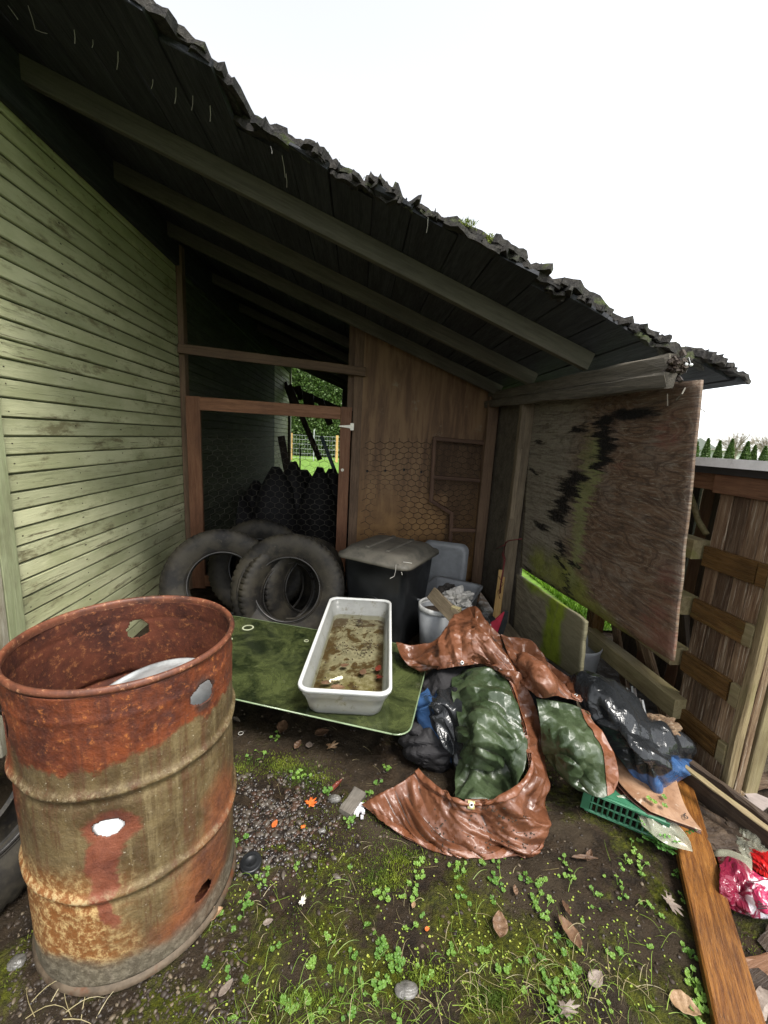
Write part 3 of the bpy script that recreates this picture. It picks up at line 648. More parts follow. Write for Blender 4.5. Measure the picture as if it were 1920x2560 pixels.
# two white drops / bulbs on wires at the beam end
mb = MB()
for (px, py) in ((1716, 911), (1728, 912)):
    c = YP(px, py, 1.45); V_, F_ = lathe([(0.0001, -.006), (.004, -.004), (.006, 0), (.004, .004), (.0001, .006)], 10); mb.add(V_ + c, [tuple(f) for f in F_])
    mb.tube([c, c + np.array([.002, .02, .03])], .0008, 4)
o = mb.build('small_bulbs', M_white, lean)
mb = MB(); mb.tube([XP(1713, 970, 1.19), XP(1705, 985, 1.17), XP(1690, 1000, 1.17)], .0025, 5); mb.tube([XP(1668, 985, 1.18), XP(1669, 1015, 1.18)], .002, 5)
mb.tube([XP(1752, 1022, 1.22), XP(1764, 1030, 1.23)], .0015, 4); mb.build('loose_wire', M_wire, lean)
plank('sill_plank', (1.13, 2.75, .09), (1.16, 1.75, .09), .12, .14, (1, 0, 0), M_post, lean, seg=5)

# ---- back partition at Y = 3.6
YB = 3.6
def yb(px, py, dy=0): return YP(px, py, YB + dy)
def bpart(name, a, b, w, t, hint, mat, parent, **k): return plank(name, a, b, w, t, hint, mat, parent, **k)
plank('jamb', (-1.49, 3.66, 0), (-1.49, 3.66, 2.9), .05, .07, (1, 0, 0), M_jamb, lean)
plank('jamb', (-.005, 3.66, 0), (-.005, 3.66, 2.40), .09, .05, (1, 0, 0), M_jamb, lean, seg=6)
plank('jamb', (-.075, 3.70, 1.70), (-.075, 3.70, 2.45), .06, .03, (1, 0, 0), M_jamb, lean)
plank('crossbar', yb(446, 871, -.01), yb(914, 930, -.01), .075, .035, (0, 0, 1), M_jamb, lean, seg=5)
door = bpy.data.objects.new('screen_door', None); COL.objects.link(door); place(door, lean, Matrix.Translation((-.08, YB, .05)))
door['label'] = 'red brown framed chicken wire door'
plank('stile', (-1.395, YB, .03), (-1.400, YB, 1.735), .115, .032, (1, 0, 0), M_door, door, seg=6)
plank('stile', (-.115, YB, .05), (-.105, YB, 1.72), .095, .032, (1, 0, 0), M_door, door, seg=6)
plank('rail', (-1.34, YB - .001, 1.678), (-.155, YB - .001, 1.665), .105, .03, (0, 0, 1), M_door, door, seg=6)
plank('rail', (-1.34, YB, .10), (-.155, YB, .10), .10, .03, (0, 0, 1), M_door, door)
mb = MB(); c = yb(741 + 0, 1, 0)
hx = yb(880, 1067, -.025)
mb.box((-.065, YB - .040, hx[2] - .03), (-.035, YB - .030, hx[2] + .03))
Vh = [(-.065, YB - .038, hx[2] - .014), (-.165, YB - .038, hx[2] - .004), (-.165, YB - .038, hx[2] + .004), (-.065, YB - .038, hx[2] + .014)]
mb.add(Vh + [(x, YB - .030, z) for x, y, z in Vh], [(0, 1, 2, 3), (7, 6, 5, 4), (0, 4, 5, 1), (2, 6, 7, 3)])
mb.build('hinge', M_zinc, door)
mb = MB(); kx = yb(856, 1175, -.02); V_, F_ = lathe([(.0001, .006), (.013, .005), (.014, 0)], 14); mb.add(V_ @ np.array([[1, 0, 0], [0, 0, 1], [0, -1, 0]]) + kx, [tuple(f) for f in F_]); mb.build('knob_plate', M_zinc, door)
def hexwire(x0, x1, z0, z1, y, s, r, mat, parent, name, wob=.012, squash=None, seed=0):
    mb_V = []; E = set(); idx = {}
    w = s; hgt = s * .80
    def vid(x, z):
        k = (round(x, 4), round(z, 4))
        if k not in idx: idx[k] = len(mb_V); mb_V.append(k)
        return idx[k]
    r0 = 0; z = z0
    while z < z1:
        x = x0 + (w / 2 if r0 % 2 else 0)
        while x < x1:
            # hex top-half edges and one vertical
            a = (x, z); b = (x + w / 2, z + hgt * .30); c = (x + w, z); d = (x + w / 2, z + hgt * .30 + hgt * .45)
            if x + w <= x1 + w * .3:
                E.add((vid(*a), vid(*b))); E.add((vid(*b), vid(*c)))
                E.add((vid(*b), vid(*d)))
            x += w
        z += hgt * .75; r0 += 1
    out = MB()
    for (i, j) in E:
        p = mb_V[i]; q = mb_V[j]
        def D(t):
            xx, zz = t
            if squash: zz = squash(xx, zz)
            n1 = vnoise(xx * 3, zz * 3, seed) - .5; n2 = vnoise(xx * 3, zz * 3, seed + 5) - .5; n3 = vnoise(xx * 2, zz * 2, seed + 8) - .5
            return (xx + n1 * wob * 2.4, y + n3 * wob * 2, zz + n2 * wob * 2.4)
        out.tube([D(p), D(q)], r, 3)
    o = out.build(name, mat, parent); o['kind'] = 'stuff'; return o
sq = lambda x, z: z - .10 * max(0, .75 - z) * (1 if z > .3 else 0) - .02 * math.sin(x * 4) * max(0, 1 - abs(z - .6) * 4)
hexwire(-1.34, -.16, .1, 1.42, YB + .012, .082, .0014, M_wire, door, 'chicken_wire', .016, sq, 1)
# brown plywood panel right of the door, chicken wire over it
def backply():
    m = NM('brown_water_stained_plywood'); v = m.coord(rand=False); vs = m.coord(scale=(9, 9, 1.0), rand=False)
    n = m.noise(vs, 1.6, 7, .65, .4); n2 = m.noise(v, 5, 7, .7); s = m.sep(v)
    col = m.mix(m.ramp(n, .35, .65), (.115, .065, .036), (.22, .135, .070))
    col = m.mix(m.ramp(s[2], 1.3, .4), col, m.mix(m.ramp(n2, .35, .65), (.16, .085, .033), (.28, .155, .058)))  # brown mixed lighter towards the bottom
    col = m.mix(m.math('MULTIPLY', m.ramp(n2, .62, .68), m.math('MULTIPLY', m.ramp(s[2], 1.3, 1.5), m.ramp(s[2], 2.1, 1.9))), col, (.22, .17, .11))
    return m.set(col, .65, nrm=m.bump(n, .5, .004), spec=.3)
M_bply = backply()
mb = MB(); zt = lambda X: RZ(X) - .01
mb.add([(.03, YB + .03, 0), (1.20, YB + .03, 0), (1.20, YB + .03, zt(1.2)), (.03, YB + .03, zt(.03)), (.03, YB + .045, 0), (1.20, YB + .045, 0), (1.20, YB + .045, zt(1.2)), (.03, YB + .045, zt(.03))],
       [(0, 1, 2, 3), (7, 6, 5, 4), (0, 4, 5, 1), (1, 5, 6, 2), (2, 6, 7, 3), (3, 7, 4, 0)])
mb.build('brown_plywood_panel', M_bply, lean)['label'] = 'brown water stained plywood panel behind the bin'
mb = MB()
for (px, py) in ((918, 1178), (963, 1177), (1010, 1175), (1053, 1180)):
    c = YP(px, py, YB + .02); V_, F_ = lathe([(.0001, .012), (.008, .010), (.011, 0)], 10); mb.add(V_ @ np.array([[1, 0, 0], [0, 0, 1], [0, -1, 0]]) + c, [tuple(f) for f in F_])
mb.build('bolt_heads', M_ink, lean)
hexwire(.05, 1.15, .2, 1.44, YB + .018, .082, .0021, M_wirel, lean, 'chicken_wire', .022, sq, 3)
# rear room: right wall
for k in range(14):
    y0 = 3.75 + k * .4
    plank('rear_wall_board', (1.24, y0 + .2, 0), (1.24, y0 + .2, 1.95), .395, .02, (0, 1, 0), M_dark, lean)
for k in range(8):  # unseen boards added across the far end to keep light out
    plank('light_block_board', (-.28 + k * .2, 9.3, 0), (-.28 + k * .2, 9.3, RZ(-.28 + k * .2)), .195, .02, (1, 0, 0), M_dark, lean)
# broken boards hanging at the far opening
def pxplank(name, a, b, Y, w, t, mat, parent=None, Y2=None, **k):
    return plank(name, YP(*a, Y), YP(*b, Y2 or Y), w, t, (1, 0, .01) if abs(a[0] - b[0]) < abs(a[1] - b[1]) else (0, 0, 1), mat, parent, **k)
pxplank('hanging_board', (722, 962), (800, 1150), 7.6, .10, .03, M_dark, lean)
pxplank('hanging_board', (712, 955), (730, 1010), 8.6, .08, .03, M_dark, lean)
pxplank('hanging_board', (745, 965), (752, 1000), 8.6, .12, .03, M_dark, lean)
pxplank('hanging_board', (770, 985), (775, 1035), 8.8, .22, .03, M_dark, lean)
pxplank('hanging_board', (800, 1000), (826, 1062), 8.8, .14, .03, M_dark, lean)
pxplank('hanging_board', (700, 960), (850, 1025), 9.2, .14, .04, M_dark, lean)
pxplank('rear_post', (722, 1010), (722, 1160), 9.1, .07, .07, M_dark, lean)
t = tag(pxplank('leaning_pole', (803, 1090), (846, 1200), 5.6, .05, .03, plain('blue_green_pole', (.02, .06, .075), .5)), 'blue green pole leaning behind the wire door near the hinge', 'pole')
t = tag(pxplank('leaning_plank', (703, 1090), (722, 1200), 6.4, .11, .03, M_dark), 'dark plank leaning by the white lit wall behind the wire door', 'plank')
t = tag(pxplank('metal_stake', (750, 1115), (750, 1180), 7.0, .02, .02, M_dark), 'thin dark stake standing above the black heap', 'stake')
# black heap: covered junk with a jagged top
hp = empty('junk_heap', (-.5, 5.4, 0), 'black heap of lumpy junk in the dark room behind the wire door', 'heap')
tops = [(540, 1240), (590, 1225), (640, 1200), (690, 1165), (735, 1152), (760, 1172), (800, 1165), (830, 1170), (860, 1180)]
for i, (px, py) in enumerate(tops):
    c = YP(px, py, 5.2 + (i % 3) * .25); h = c[2]; n = 20; V = []; m_ = 9
    for k in range(m_):
        s_ = k / (m_ - 1)
        for j in range(n):
            a = j / n * 2 * math.pi; r = .34 * (1 - s_ ** 2.6 * .86) * (1 + .25 * (vnoise(math.cos(a) * 2 + i * 5, math.sin(a) * 2 + s_ * 3, i) - .5))
            V.append((c[0] + math.cos(a) * r * (1 if i % 2 else .8), c[1] + math.sin(a) * r, h * (s_ - .03 * vnoise(math.cos(a) * 2, math.sin(a) * 2 + i))))
    Fk = [(k * n + j, k * n + (j + 1) % n, (k + 1) * n + (j + 1) % n, (k + 1) * n + j) for k in range(m_ - 1) for j in range(n)] + [tuple(range((m_ - 1) * n, m_ * n))]
    mesh_obj('bundle', V, Fk, M_junk, hp, True)

# ---- brown framed wire screen leaning on the panel
scr = empty('mesh_screen', (.8, 3.52, 0), 'brown framed mesh screen with a notched corner leaning on the plywood behind the bin', 'screen')
YS = 3.53
def sp(a, b, w=.035): return plank('frame_rail', YP(*a, YS), YP(*b, YS), w, .025, (1, 0, .01) if abs(a[0] - b[0]) < abs(a[1] - b[1]) else (0, 0, 1), M_coopr2, scr)
M_coopr2 = wood('brown_frame_wood', (.085, .045, .028), (.14, .08, .05), (.04, .02, .012), rough=.7)
for a, b in [((1086, 1096), (1216, 1108)), ((1087, 1092), (1077, 1254)), ((1213, 1105), (1180, 1480)), ((1082, 1192), (1204, 1202)), ((1075, 1250), (1131, 1284)), ((1129, 1280), (1120, 1480)), ((1124, 1324), (1194, 1326)), ((1112, 1476), (1184, 1480))]: sp(a, b)
mb = MB(); c0_ = [YP(1087, 1096, YS + .005), YP(1213, 1106, YS + .005)]
x0s, x1s = YP(1085, 1100, YS)[0], YP(1212, 1100, YS)[0]
for k in range(150):
    for sgn in (1, -1):
        xs = x0s + (k - 60) * .012
        pts = []
        p = np.array([xs, YS + .004, YP(1085, 1100, YS)[2]]); q = p + np.array([sgn * .55, 0, -1.05])
        # clip to the frame outline by sampling
        N_ = 60; run = None
        for s_ in range(N_ + 1):
            w_ = p + (q - p) * s_ / N_
            inside = x0s - .03 < w_[0] < x1s - (1.47 - w_[2]) * .0 - .02 and (w_[2] > 1.02 or w_[0] > x0s + .16) and w_[2] > .25
            if w_[2] > 1.02 and w_[0] > x1s: inside = False
            if inside and run is None: run = w_
            if (not inside or s_ == N_) and run is not None:
                if np.linalg.norm(w_ - run) > .03: mb.tube([run, w_], .0013, 3)
                run = None
o = mb.build('hardware_cloth', M_wirel, scr); o['kind'] = 'stuff'
# ================================================================== COOP (low shed on the right)
coop = empty('wooden_coop', (1.66, 1.6, 0), 'low weathered outbuilding on the right with stacked boards and a white edged roof', 'outbuilding')
CX = 1.62
def XPz(px, py, X=CX): return XP(px, py, X)
# vertical boards of the end, between Y 1.62 and 1.36
yl = XPz(1750, 1502)[1]; yr = XPz(1866, 1600)[1]
bz = [1.30, .015]
yy = yl; k = 0
while yy > yr - .02:
    w = ru(.050, .078)
    plank('upright_board', (CX + ru(0, .006), yy - w / 2, .0), (CX + ru(0, .006), yy - w / 2, 1.315), w - .003, .03, (0, 1, 0), M_coopv, coop, seg=8, jit=.002, ch=.004); yy -= w; k += 1
yend = yy
def zat(px, py, X): return float(XP(px, py, X)[2])
levels = [zat(1765, 1395, CX), zat(1752, 1535, CX), zat(1720, 1660, CX), zat(1712, 1800, CX)]
for (a, b) in (((1775, 1395), (1850, 1415)), ((1752, 1530), (1835, 1570)), ((1730, 1668), (1810, 1720)), ((1712, 1805), (1770, 1850))):
    za = zat(a[0], a[1], CX - .03)
    plank('batten', (CX - .012, yl + .004, za), (CX - .012, yend + .03 + ru(-.01, .01), za), .095, .035, (0, 0, 1), M_coopb, coop, seg=5, jit=.002)
    plank('batten_end', (CX - .011, yend + .028, za), (CX - .011, yend - .008, za), .094, .036, (0, 0, 1), M_rail if za < .9 else M_coopb, coop, seg=1)
# rails left of the boards
for (px, py) in ((1740, 1372), (1715, 1513), (1700, 1646)):
    zz = zat(px, py, CX - .04); plank('rail', (CX - .03, yl + .02, zz), (CX - .03, 2.62, zz + .01), .09, .08, (0, 0, 1), M_rail, coop, seg=6, jit=.002)
za = zat(1585, 1680, CX - .06)
za1 = XP(1704, 1774, CX - .03); za2 = XP(1470, 1585, CX - .03)
plank('rail', za1, za2, .10, .08, (0, 0, 1), M_rail, coop, seg=8, jit=.002)
plank('rear_post', (CX + .02, float(za2[1]) + .02, 0), (CX + .02, float(za2[1]) + .02, 1.30), .08, .08, (0, 1, 0), M_coopb, coop)
# boards inside, diagonal and upright
for k in range(13):
    y0 = 1.62 + k * .085
    plank('inner_board', (CX + .38, y0, 0), (CX + .38, y0 + ru(-.02, .02), 1.3), .082, .02, (0, 1, 0), M_dark if k % 3 else M_coopr, coop)
for (a, b) in (((1.70, 2.3, .75), (1.72, 1.8, .05)), ((1.74, 2.05, 1.1), (1.74, 1.72, .25)), ((1.75, 2.5, .6), (1.73, 2.15, .02)), ((1.8, 1.95, .7), (1.78, 1.70, .02)), ((1.72, 2.6, 1.2), (1.76, 2.1, .3))):
    plank('brace_board', a, b, .06, .025, (0, 0, 1), M_coopv if a[1] > 2.2 else M_dark, coop, seg=5)
mb = MB(); mb.tube([XP(1722, 1225, 1.75), XP(1735, 1265, 1.76), XP(1745, 1300, 1.78), XP(1766, 1335, 1.78)], .014, 7); mb.build('branch', M_rail, coop, True)
# corner posts at the near end
ncx = XPz(1900, 1300)
plank('corner_post', (CX - .008, yend - .026, 0), (CX - .008, yend - .026, 1.33), .038, .035, (0, 1, 0), M_coopp, coop, seg=8, jit=.003, ch=.006)
plank('corner_post', (CX + .035, yend - .03, 0.02), (CX + .035, yend - .03, 1.33), .035, .02, (1, 0, 0), M_coopv, coop, seg=6, jit=.002)
plank('corner_post', (CX + .10, yend - .02, .06), (CX + .10, yend - .02, 1.3), .06, .04, (1, 0, 0), M_rail, coop, seg=6)
for k in range(5): plank('front_board', (CX + .42 + k * .125, yend - .04, 0.06), (CX + .34 + k * .125, yend - .04, 1.3), .12, .02, (1, 0, 0), M_coopv, coop)
# fascia and roof
zf = zat(1850, 1215, CX)
plank('fascia', (CX - .015, yl + .02, zf - .0), (CX - .015, yend - .10, zf), .085, .03, (0, 0, 1), M_coopr, coop, seg=5)
plank('fascia', (CX + .005, 2.62, zf + .01), (CX + .005, yl + .035, zf + .01), .085, .03, (0, 0, 1), M_coopr, coop, seg=5)
zr = zat(1830, 1156, CX - .05)
mb = MB(); mb.box((CX - .04, yend - .14, zr - .055), (CX + .98, 2.75, zr - .02)); mb.build('roof_deck', M_black, coop)
mb = MB(); mb.box((CX - .06, yend - .16, zr - .024), (CX - .045, 2.78, zr + .014)); mb.box((CX - .045, yend - .16, zr - .018), (CX + 1.0, yend - .145, zr + .012)); mb.build('white_drip_edge', M_white, coop)
mb = MB(); mb.box((CX - .044, yend - .144, zr - .017), (CX + 1.0, 2.78, zr + .006)); mb.build('roof_sheet', M_galv, coop)

# ================================================================== OIL DRUM
DC = np.array([-.634, 1.116]); DR = .273; DH = .88
def cyl(px, py, far=False):
    d = ray(px, py); o = C0[:2] - DC; a = d[:2] @ d[:2]; b = 2 * (o @ d[:2]); c = o @ o - DR * DR
    q = math.sqrt(max(0, b * b - 4 * a * c)); t = (-b + q) / (2 * a) if far else (-b - q) / (2 * a)
    p = C0 + d * t; return math.atan2(p[1] - DC[1], p[0] - DC[0]), p[2]
holes = [(cyl(508, 1732), .036, .032), (cyl(266, 2084), .038, .024), (cyl(6, 1805), .040, .045), (cyl(512, 2226), .030, .024), (cyl(345, 1570, True), .034, .034)]
def wrapd(a): return (a + math.pi) % (2 * math.pi) - math.pi
TH0 = math.atan2(-DC[1], -DC[0])       # seam opposite the viewer
def drum_mat(inner=False):
    m = NM('rusty_drum_inside' if inner else 'rusty_drum_paint'); v = m.coord(rand=False); s = m.sep(v)
    uv = m.N('ShaderNodeTexCoord').outputs['UV']; uvw = m.warp(m.warp(m.warp(uv, 5, .06), 22, .03), 80, .014)
    n = m.noise(v, 9, 8, .7, .3); nf = m.noise(v, 55, 6, .75); nl = m.noise(v, 3.2, 4, .6); pits = m.voro(v, 90)
    rust = m.mix(m.ramp(n, .32, .66), (.042, .010, .006), (.17, .040, .011)); rust = m.mix(m.ramp(nf, .54, .70), rust, (.34, .11, .024)); rust = m.mix(m.ramp(m.noise(v, 24, 6, .7), .56, .70), rust, (.06, .018, .012))
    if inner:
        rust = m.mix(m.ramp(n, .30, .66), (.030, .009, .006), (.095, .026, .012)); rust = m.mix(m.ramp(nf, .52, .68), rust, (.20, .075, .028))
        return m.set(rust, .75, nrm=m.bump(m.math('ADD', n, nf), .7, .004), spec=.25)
    paint = m.mix(m.ramp(n, .35, .65), (.060, .037, .014), (.130, .092, .040)); paint = m.mix(m.math('MULTIPLY', m.ramp(nf, .60, .72), .6), paint, (.22, .17, .09)); drip = m.noise(m.coord(scale=(1, 1, .07), rand=False), 34, 6, .72); paint = m.mix(m.math('MULTIPLY', m.ramp(drip, .50, .62), .8), paint, (.075, .034, .014)); paint = m.mix(m.math('MULTIPLY', m.ramp(drip, .46, .36), .5), paint, (.19, .145, .070))
    paint = m.mix(m.ramp(m.noise(v, 120, 3, .8), .66, .72), paint, (.45, .40, .30))
    # orange rust band at the top with a wandering border
    border = m.math('ADD', s[2], m.math('MULTIPLY', m.math('SUBTRACT', m.noise(m.coord(scale=(1, 1, .5), rand=False), 5.5, 5, .6), .5), .34))
    rust = m.mix(m.math('MULTIPLY', m.ramp(drip, .50, .64), .55), rust, (.055, .016, .009)); col = m.mix(m.ramp(m.math('ADD', border, m.math('MULTIPLY', m.math('SUBTRACT', m.noise(v, 38, 6, .8), .5), .07)), .675, .70), paint, rust)
    # flaking yellow-cream rust low down
    cream = m.mix(m.ramp(nf, .45, .62), (.20, .075, .020), (.46, .31, .13)); cream = m.mix(m.ramp(m.voro(m.warp(v, 20, .02), 60), .0, .25, 0, 1), (.16, .06, .02), cream)
    zz = m.math('ADD', s[2], m.math('MULTIPLY', m.math('SUBTRACT', nl, .5), .16))
    low = m.math('MULTIPLY', m.ramp(zz, .40, .30), m.ramp(zz, .06, .13))
    th = m.sep(uvw)[0]
    left = m.ramp(th, U0 + .10, U0 + .02)
    col = m.mix(m.math('MULTIPLY', m.math('MULTIPLY', low, .9), m.ramp(m.math('ADD', th, m.math('MULTIPLY', n, .1)), U0 + .14, U0 + .06)), col, cream)
    # rust run below the middle hole, and halos
    (hB, hC, hD, hE) = [(h[0][0], h[0][1]) for h in holes[:4]]
    U = lambda t, z: ((wrapd(t - TH0) / (2 * math.pi) + .5), z)
    red = m.mix(m.ramp(n, .3, .6), (.085, .022, .012), (.17, .05, .025))
    u, z_ = U(*hC); halo = m.blobs(uvw, [(u, z_, .036, .048), (u - .008, z_ - .07, .026, .06), (u - .002, z_ - .13, .018, .09), (u + .0, z_ - .20, .013, .09)], .16)
    col = m.mix(m.math('MULTIPLY', halo, .95), col, red)
    u, z_ = U(*hE); col = m.mix(m.blobs(uvw, [(u + .01, z_ + .02, .06, .16), (u + .05, z_ + .22, .05, .10), (u - .02, z_ - .02, .07, .05)], .5), col, m.mix(m.ramp(n, .3, .65), (.07, .025, .014), (.20, .07, .025)))
    u, z_ = U(*hB); col = m.mix(m.blobs(uvw, [(u, z_, .020, .046)], .25), col, (.04, .018, .012))
    u, z_ = U(*hD); col = m.mix(m.blobs(uvw, [(u, z_ - .10, .03, .20)], .5), col, rust)
    # bare steel-grey band just above the foot and along rolling hoops
    col = m.mix(m.math('MULTIPLY', m.ramp(zz, .13, .085), .85), col, m.mix(m.ramp(nf, .4, .65), (.075, .066, .048), (.16, .14, .10)))
    hp_ = m.math('MAXIMUM', m.ramp(m.math('ABSOLUTE', m.math('SUBTRACT', s[2], .60)), .022, .004), m.ramp(m.math('ABSOLUTE', m.math('SUBTRACT', s[2], .308)), .022, .004))
    col = m.mix(m.math('MULTIPLY', m.math('MULTIPLY', hp_, m.ramp(nf, .48, .62)), .5), col, (.30, .24, .14))
    h = m.math('ADD', m.math('MULTIPLY', nf, .8), m.math('MULTIPLY', n, .7))
    return m.set(col, m.ramp(nf, .35, .65, .42, .75), nrm=m.bump(h, .9, .006), spec=.4)
U0 = wrapd(cyl(200, 2250)[0] - TH0) / (2 * math.pi) + .5
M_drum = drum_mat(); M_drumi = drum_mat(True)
drum = empty('oil_drum', (DC[0], DC[1], 0), 'rusty open steel drum with torn holes standing at the left front', 'drum')
Mdrum = Matrix.Translation((DC[0], DC[1], 0))
zs = np.linspace(.012, .862, 210); nt = 420
def hoop(z):
    r = DR
    for z0 in (.308, .600): r = r + .010 * math.exp(-((z - z0) / .012) ** 2) - .004 * math.exp(-((z - z0 + .028) / .012) ** 2)
    r = r + .002 * math.exp(-((z - .80) / .01) ** 2) - .006 * max(0, (.03 - z) / .03)
    return r
ths = TH0 - math.pi + np.linspace(0, 2 * math.pi, nt, endpoint=False)
V = []; UV = []
for i, t in enumerate(ths):
    for z in zs:
        r = hoop(z) + .010 * (fbm(t * 1.6 + 3, z * 5, 3, 14) - .5) + .004 * math.sin(2 * t + 1) * (z / DH) + .0025 * (vnoise(t * 5, z * 9, 3) - .5) * 2 - .012 * math.exp(-(wrapd(t - holes[1][0][0]) ** 2) / .05 - ((z - holes[1][0][1]) ** 2) / .004)
        V.append((math.cos(t) * r, math.sin(t) * r, z)); UV.append((i / nt, z))
V = np.array(V); Fg = grid_faces(nt, len(zs), True); ctr = V[Fg].mean(1)
ta = np.arctan2(ctr[:, 1], ctr[:, 0]); keep = np.ones(len(Fg), bool)
for ((t0, z0), a, b) in holes:
    du = wrapd(ta - t0) * DR; dz = ctr[:, 2] - z0; ang = np.arctan2(dz, du)
    rr = 1 + .06 * np.sin(3 * ang + t0 * 5) + .04 * np.sin(7 * ang + 1)
    keep &= ((du / a) ** 2 + (dz / b) ** 2) > rr ** 2
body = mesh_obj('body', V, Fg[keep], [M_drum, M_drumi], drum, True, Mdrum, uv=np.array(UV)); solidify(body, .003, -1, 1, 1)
V, Fk = lathe([(DR - .004, .856), (DR + .002, .864), (DR + .0065, .867), (DR + .0085, .873), (DR + .006, .879), (DR + .002, .883), (DR - .005, .880), (DR - .007, .872), (DR - .005, .862), (DR - .004, .856)], 160)
V = V + np.stack([.004 * np.sin(2 * np.arctan2(V[:, 1], V[:, 0]) + 1) * V[:, 0] / DR, .004 * np.sin(2 * np.arctan2(V[:, 1], V[:, 0]) + 1) * V[:, 1] / DR, 0 * V[:, 0]], -1)
M_rim = None
def rim_mat():
    m = NM('rusty_rim'); v = m.coord(rand=False); n = m.noise(v, 14, 7, .7); nf = m.noise(v, 70, 4, .7)
    col = m.mix(m.ramp(n, .3, .66), (.045, .016, .010), (.15, .048, .022)); col = m.mix(m.ramp(nf, .56, .68), col, (.30, .14, .07))
    return m.set(col, .55, nrm=m.bump(nf, .5, .002), spec=.45)
M_rim = rim_mat()
mesh_obj('top_rim', V, Fk, M_rim, drum, True, Mdrum)
V, Fk = lathe([(DR - .006, .004), (DR + .004, .002), (DR + .008, .009), (DR + .004, .018), (DR - .001, .026)], 160)
M_foot = plain('grey_rust_foot', (.10, .075, .05), .5, .2, var=.4, dirt=(.12, .045, .02)); mesh_obj('bottom_rim', V, Fk, M_foot, drum, True, Mdrum)
V, Fk = lathe([(.0001, .03), (DR - .01, .03)], 48); mesh_obj('floor_disc', V, Fk, M_drumi, drum, True, Mdrum)
# galvanised lid inside
lidc = ZP(330, 1720, .66)
ml = Matrix.Translation((-.60, 1.13, .625)) @ Matrix.Rotation(math.radians(-9), 4, 'Y') @ Matrix.Rotation(math.radians(9), 4, 'X')
V, Fk = lathe([(.0001, .030), (.10, .028), (.155, .022), (.185, .006), (.20, .004), (.206, .010), (.212, .010), (.214, .002), (.212, -.008)], 90)
ld = mesh_obj('round_metal_disc', V, Fk, M_galv, None, True, ml); solidify(ld, .0015); tag(ld, 'round grey galvanised disc lying tilted inside the rusty drum', 'metal disc')
V, Fk = lathe([(.0001, -.40), (.16, -.40), (.19, .0)], 60); pl_ = mesh_obj('metal_pail', V, Fk, M_galv, None, True, ml @ Matrix.Translation((0, 0, -.012))); tag(pl_, 'grey metal pail inside the rusty drum under the round lid', 'pail')
# white bag showing through the front hole
hc = np.array([DC[0] + math.cos(holes[1][0][0]) * (DR - .045), DC[1] + math.sin(holes[1][0][0]) * (DR - .045), holes[1][0][1]])
bm = bmesh.new(); bmesh.ops.create_icosphere(bm, subdivisions=4, radius=.075)
for v_ in bm.verts:
    k = 1 + .18 * (vnoise(v_.co.x * 40, v_.co.y * 40 + v_.co.z * 30) - .5); v_.co *= k; v_.co.z *= 1.2
me = bpy.data.meshes.new('plastic_bag'); bm.to_mesh(me); bm.free(); me.materials.append(plain('white_bag_plastic', (.85, .85, .84), .35, var=.05))
me.polygons.foreach_set('use_smooth', [True] * len(me.polygons))
o = bpy.data.objects.new('plastic_bag', me); COL.objects.link(o)
dn = Vector((math.cos(holes[1][0][0]), math.sin(holes[1][0][0]), 0)); o.matrix_basis = Matrix.Translation(Vector(hc) - dn * .045)
tag(o, 'crumpled white plastic seen through the middle hole of the rusty drum', 'bag')

# ================================================================== TYRES
def tyre_mesh(R=.39, w=.225, rim=.215):
    prof = []
    # half cross-section angles : inner bead -> sidewall -> tread -> sidewall -> bead
    side = [(rim, .34), (rim + .006, .40), (rim + .018, .43), (rim + .022, .40), (rim + .05, .455), (rim + .085, .495), (rim + .115, .50), (rim + .135, .485), (rim + .150, .455)]
    P1 = [(r, -f * w) for r, f in side]
    tr = [(R - .010, -.42 * w), (R - .004, -.38 * w), (R - .002, -.30 * w), (R - .001, -.22 * w), (R - .010, -.20 * w), (R - .010, -.16 * w), (R, -.14 * w), (R, -.03 * w), (R - .010, -.015 * w), (R - .010, .015 * w), (R, .03 * w), (R, .14 * w), (R - .010, .16 * w), (R - .010, .20 * w), (R - .001, .22 * w), (R - .002, .30 * w), (R - .004, .38 * w), (R - .010, .42 * w)]
    P2 = [(r, -z) for r, z in P1[::-1]]
    inner = [(rim + .01, .30 * w), (rim + .04, .40 * w), (rim + .10, .42 * w), (R - .03, .34 * w), (R - .02, 0), (R - .03, -.34 * w), (rim + .10, -.42 * w), (rim + .04, -.40 * w), (rim + .01, -.30 * w), (rim, -.34 * w)]
    prof = P1 + tr + P2 + inner
    seg = 216; V, Fk = lathe(prof, seg); n = len(prof); V = V.reshape(seg, n, 3)
    for i in range(seg):
        cut = (i % 4) == 0
        for j in range(n):
            r, z = prof[j]
            if r > R - .012 and abs(z) > .2 * w and cut and j < len(P1) + len(tr) + 1 and j >= len(P1) - 1:
                V[i, j, :2] *= (R - .009) / R
            if r > rim + .145 and r < R - .012 and cut and j < len(P1 + tr + P2): V[i, j, :2] *= 1 - .004 / R
    return V.reshape(-1, 3), Fk
TV, TF = tyre_mesh(); tyre_me = None
M_bead = plain('bead_rubber', (.03, .028, .026), .35, var=.3)
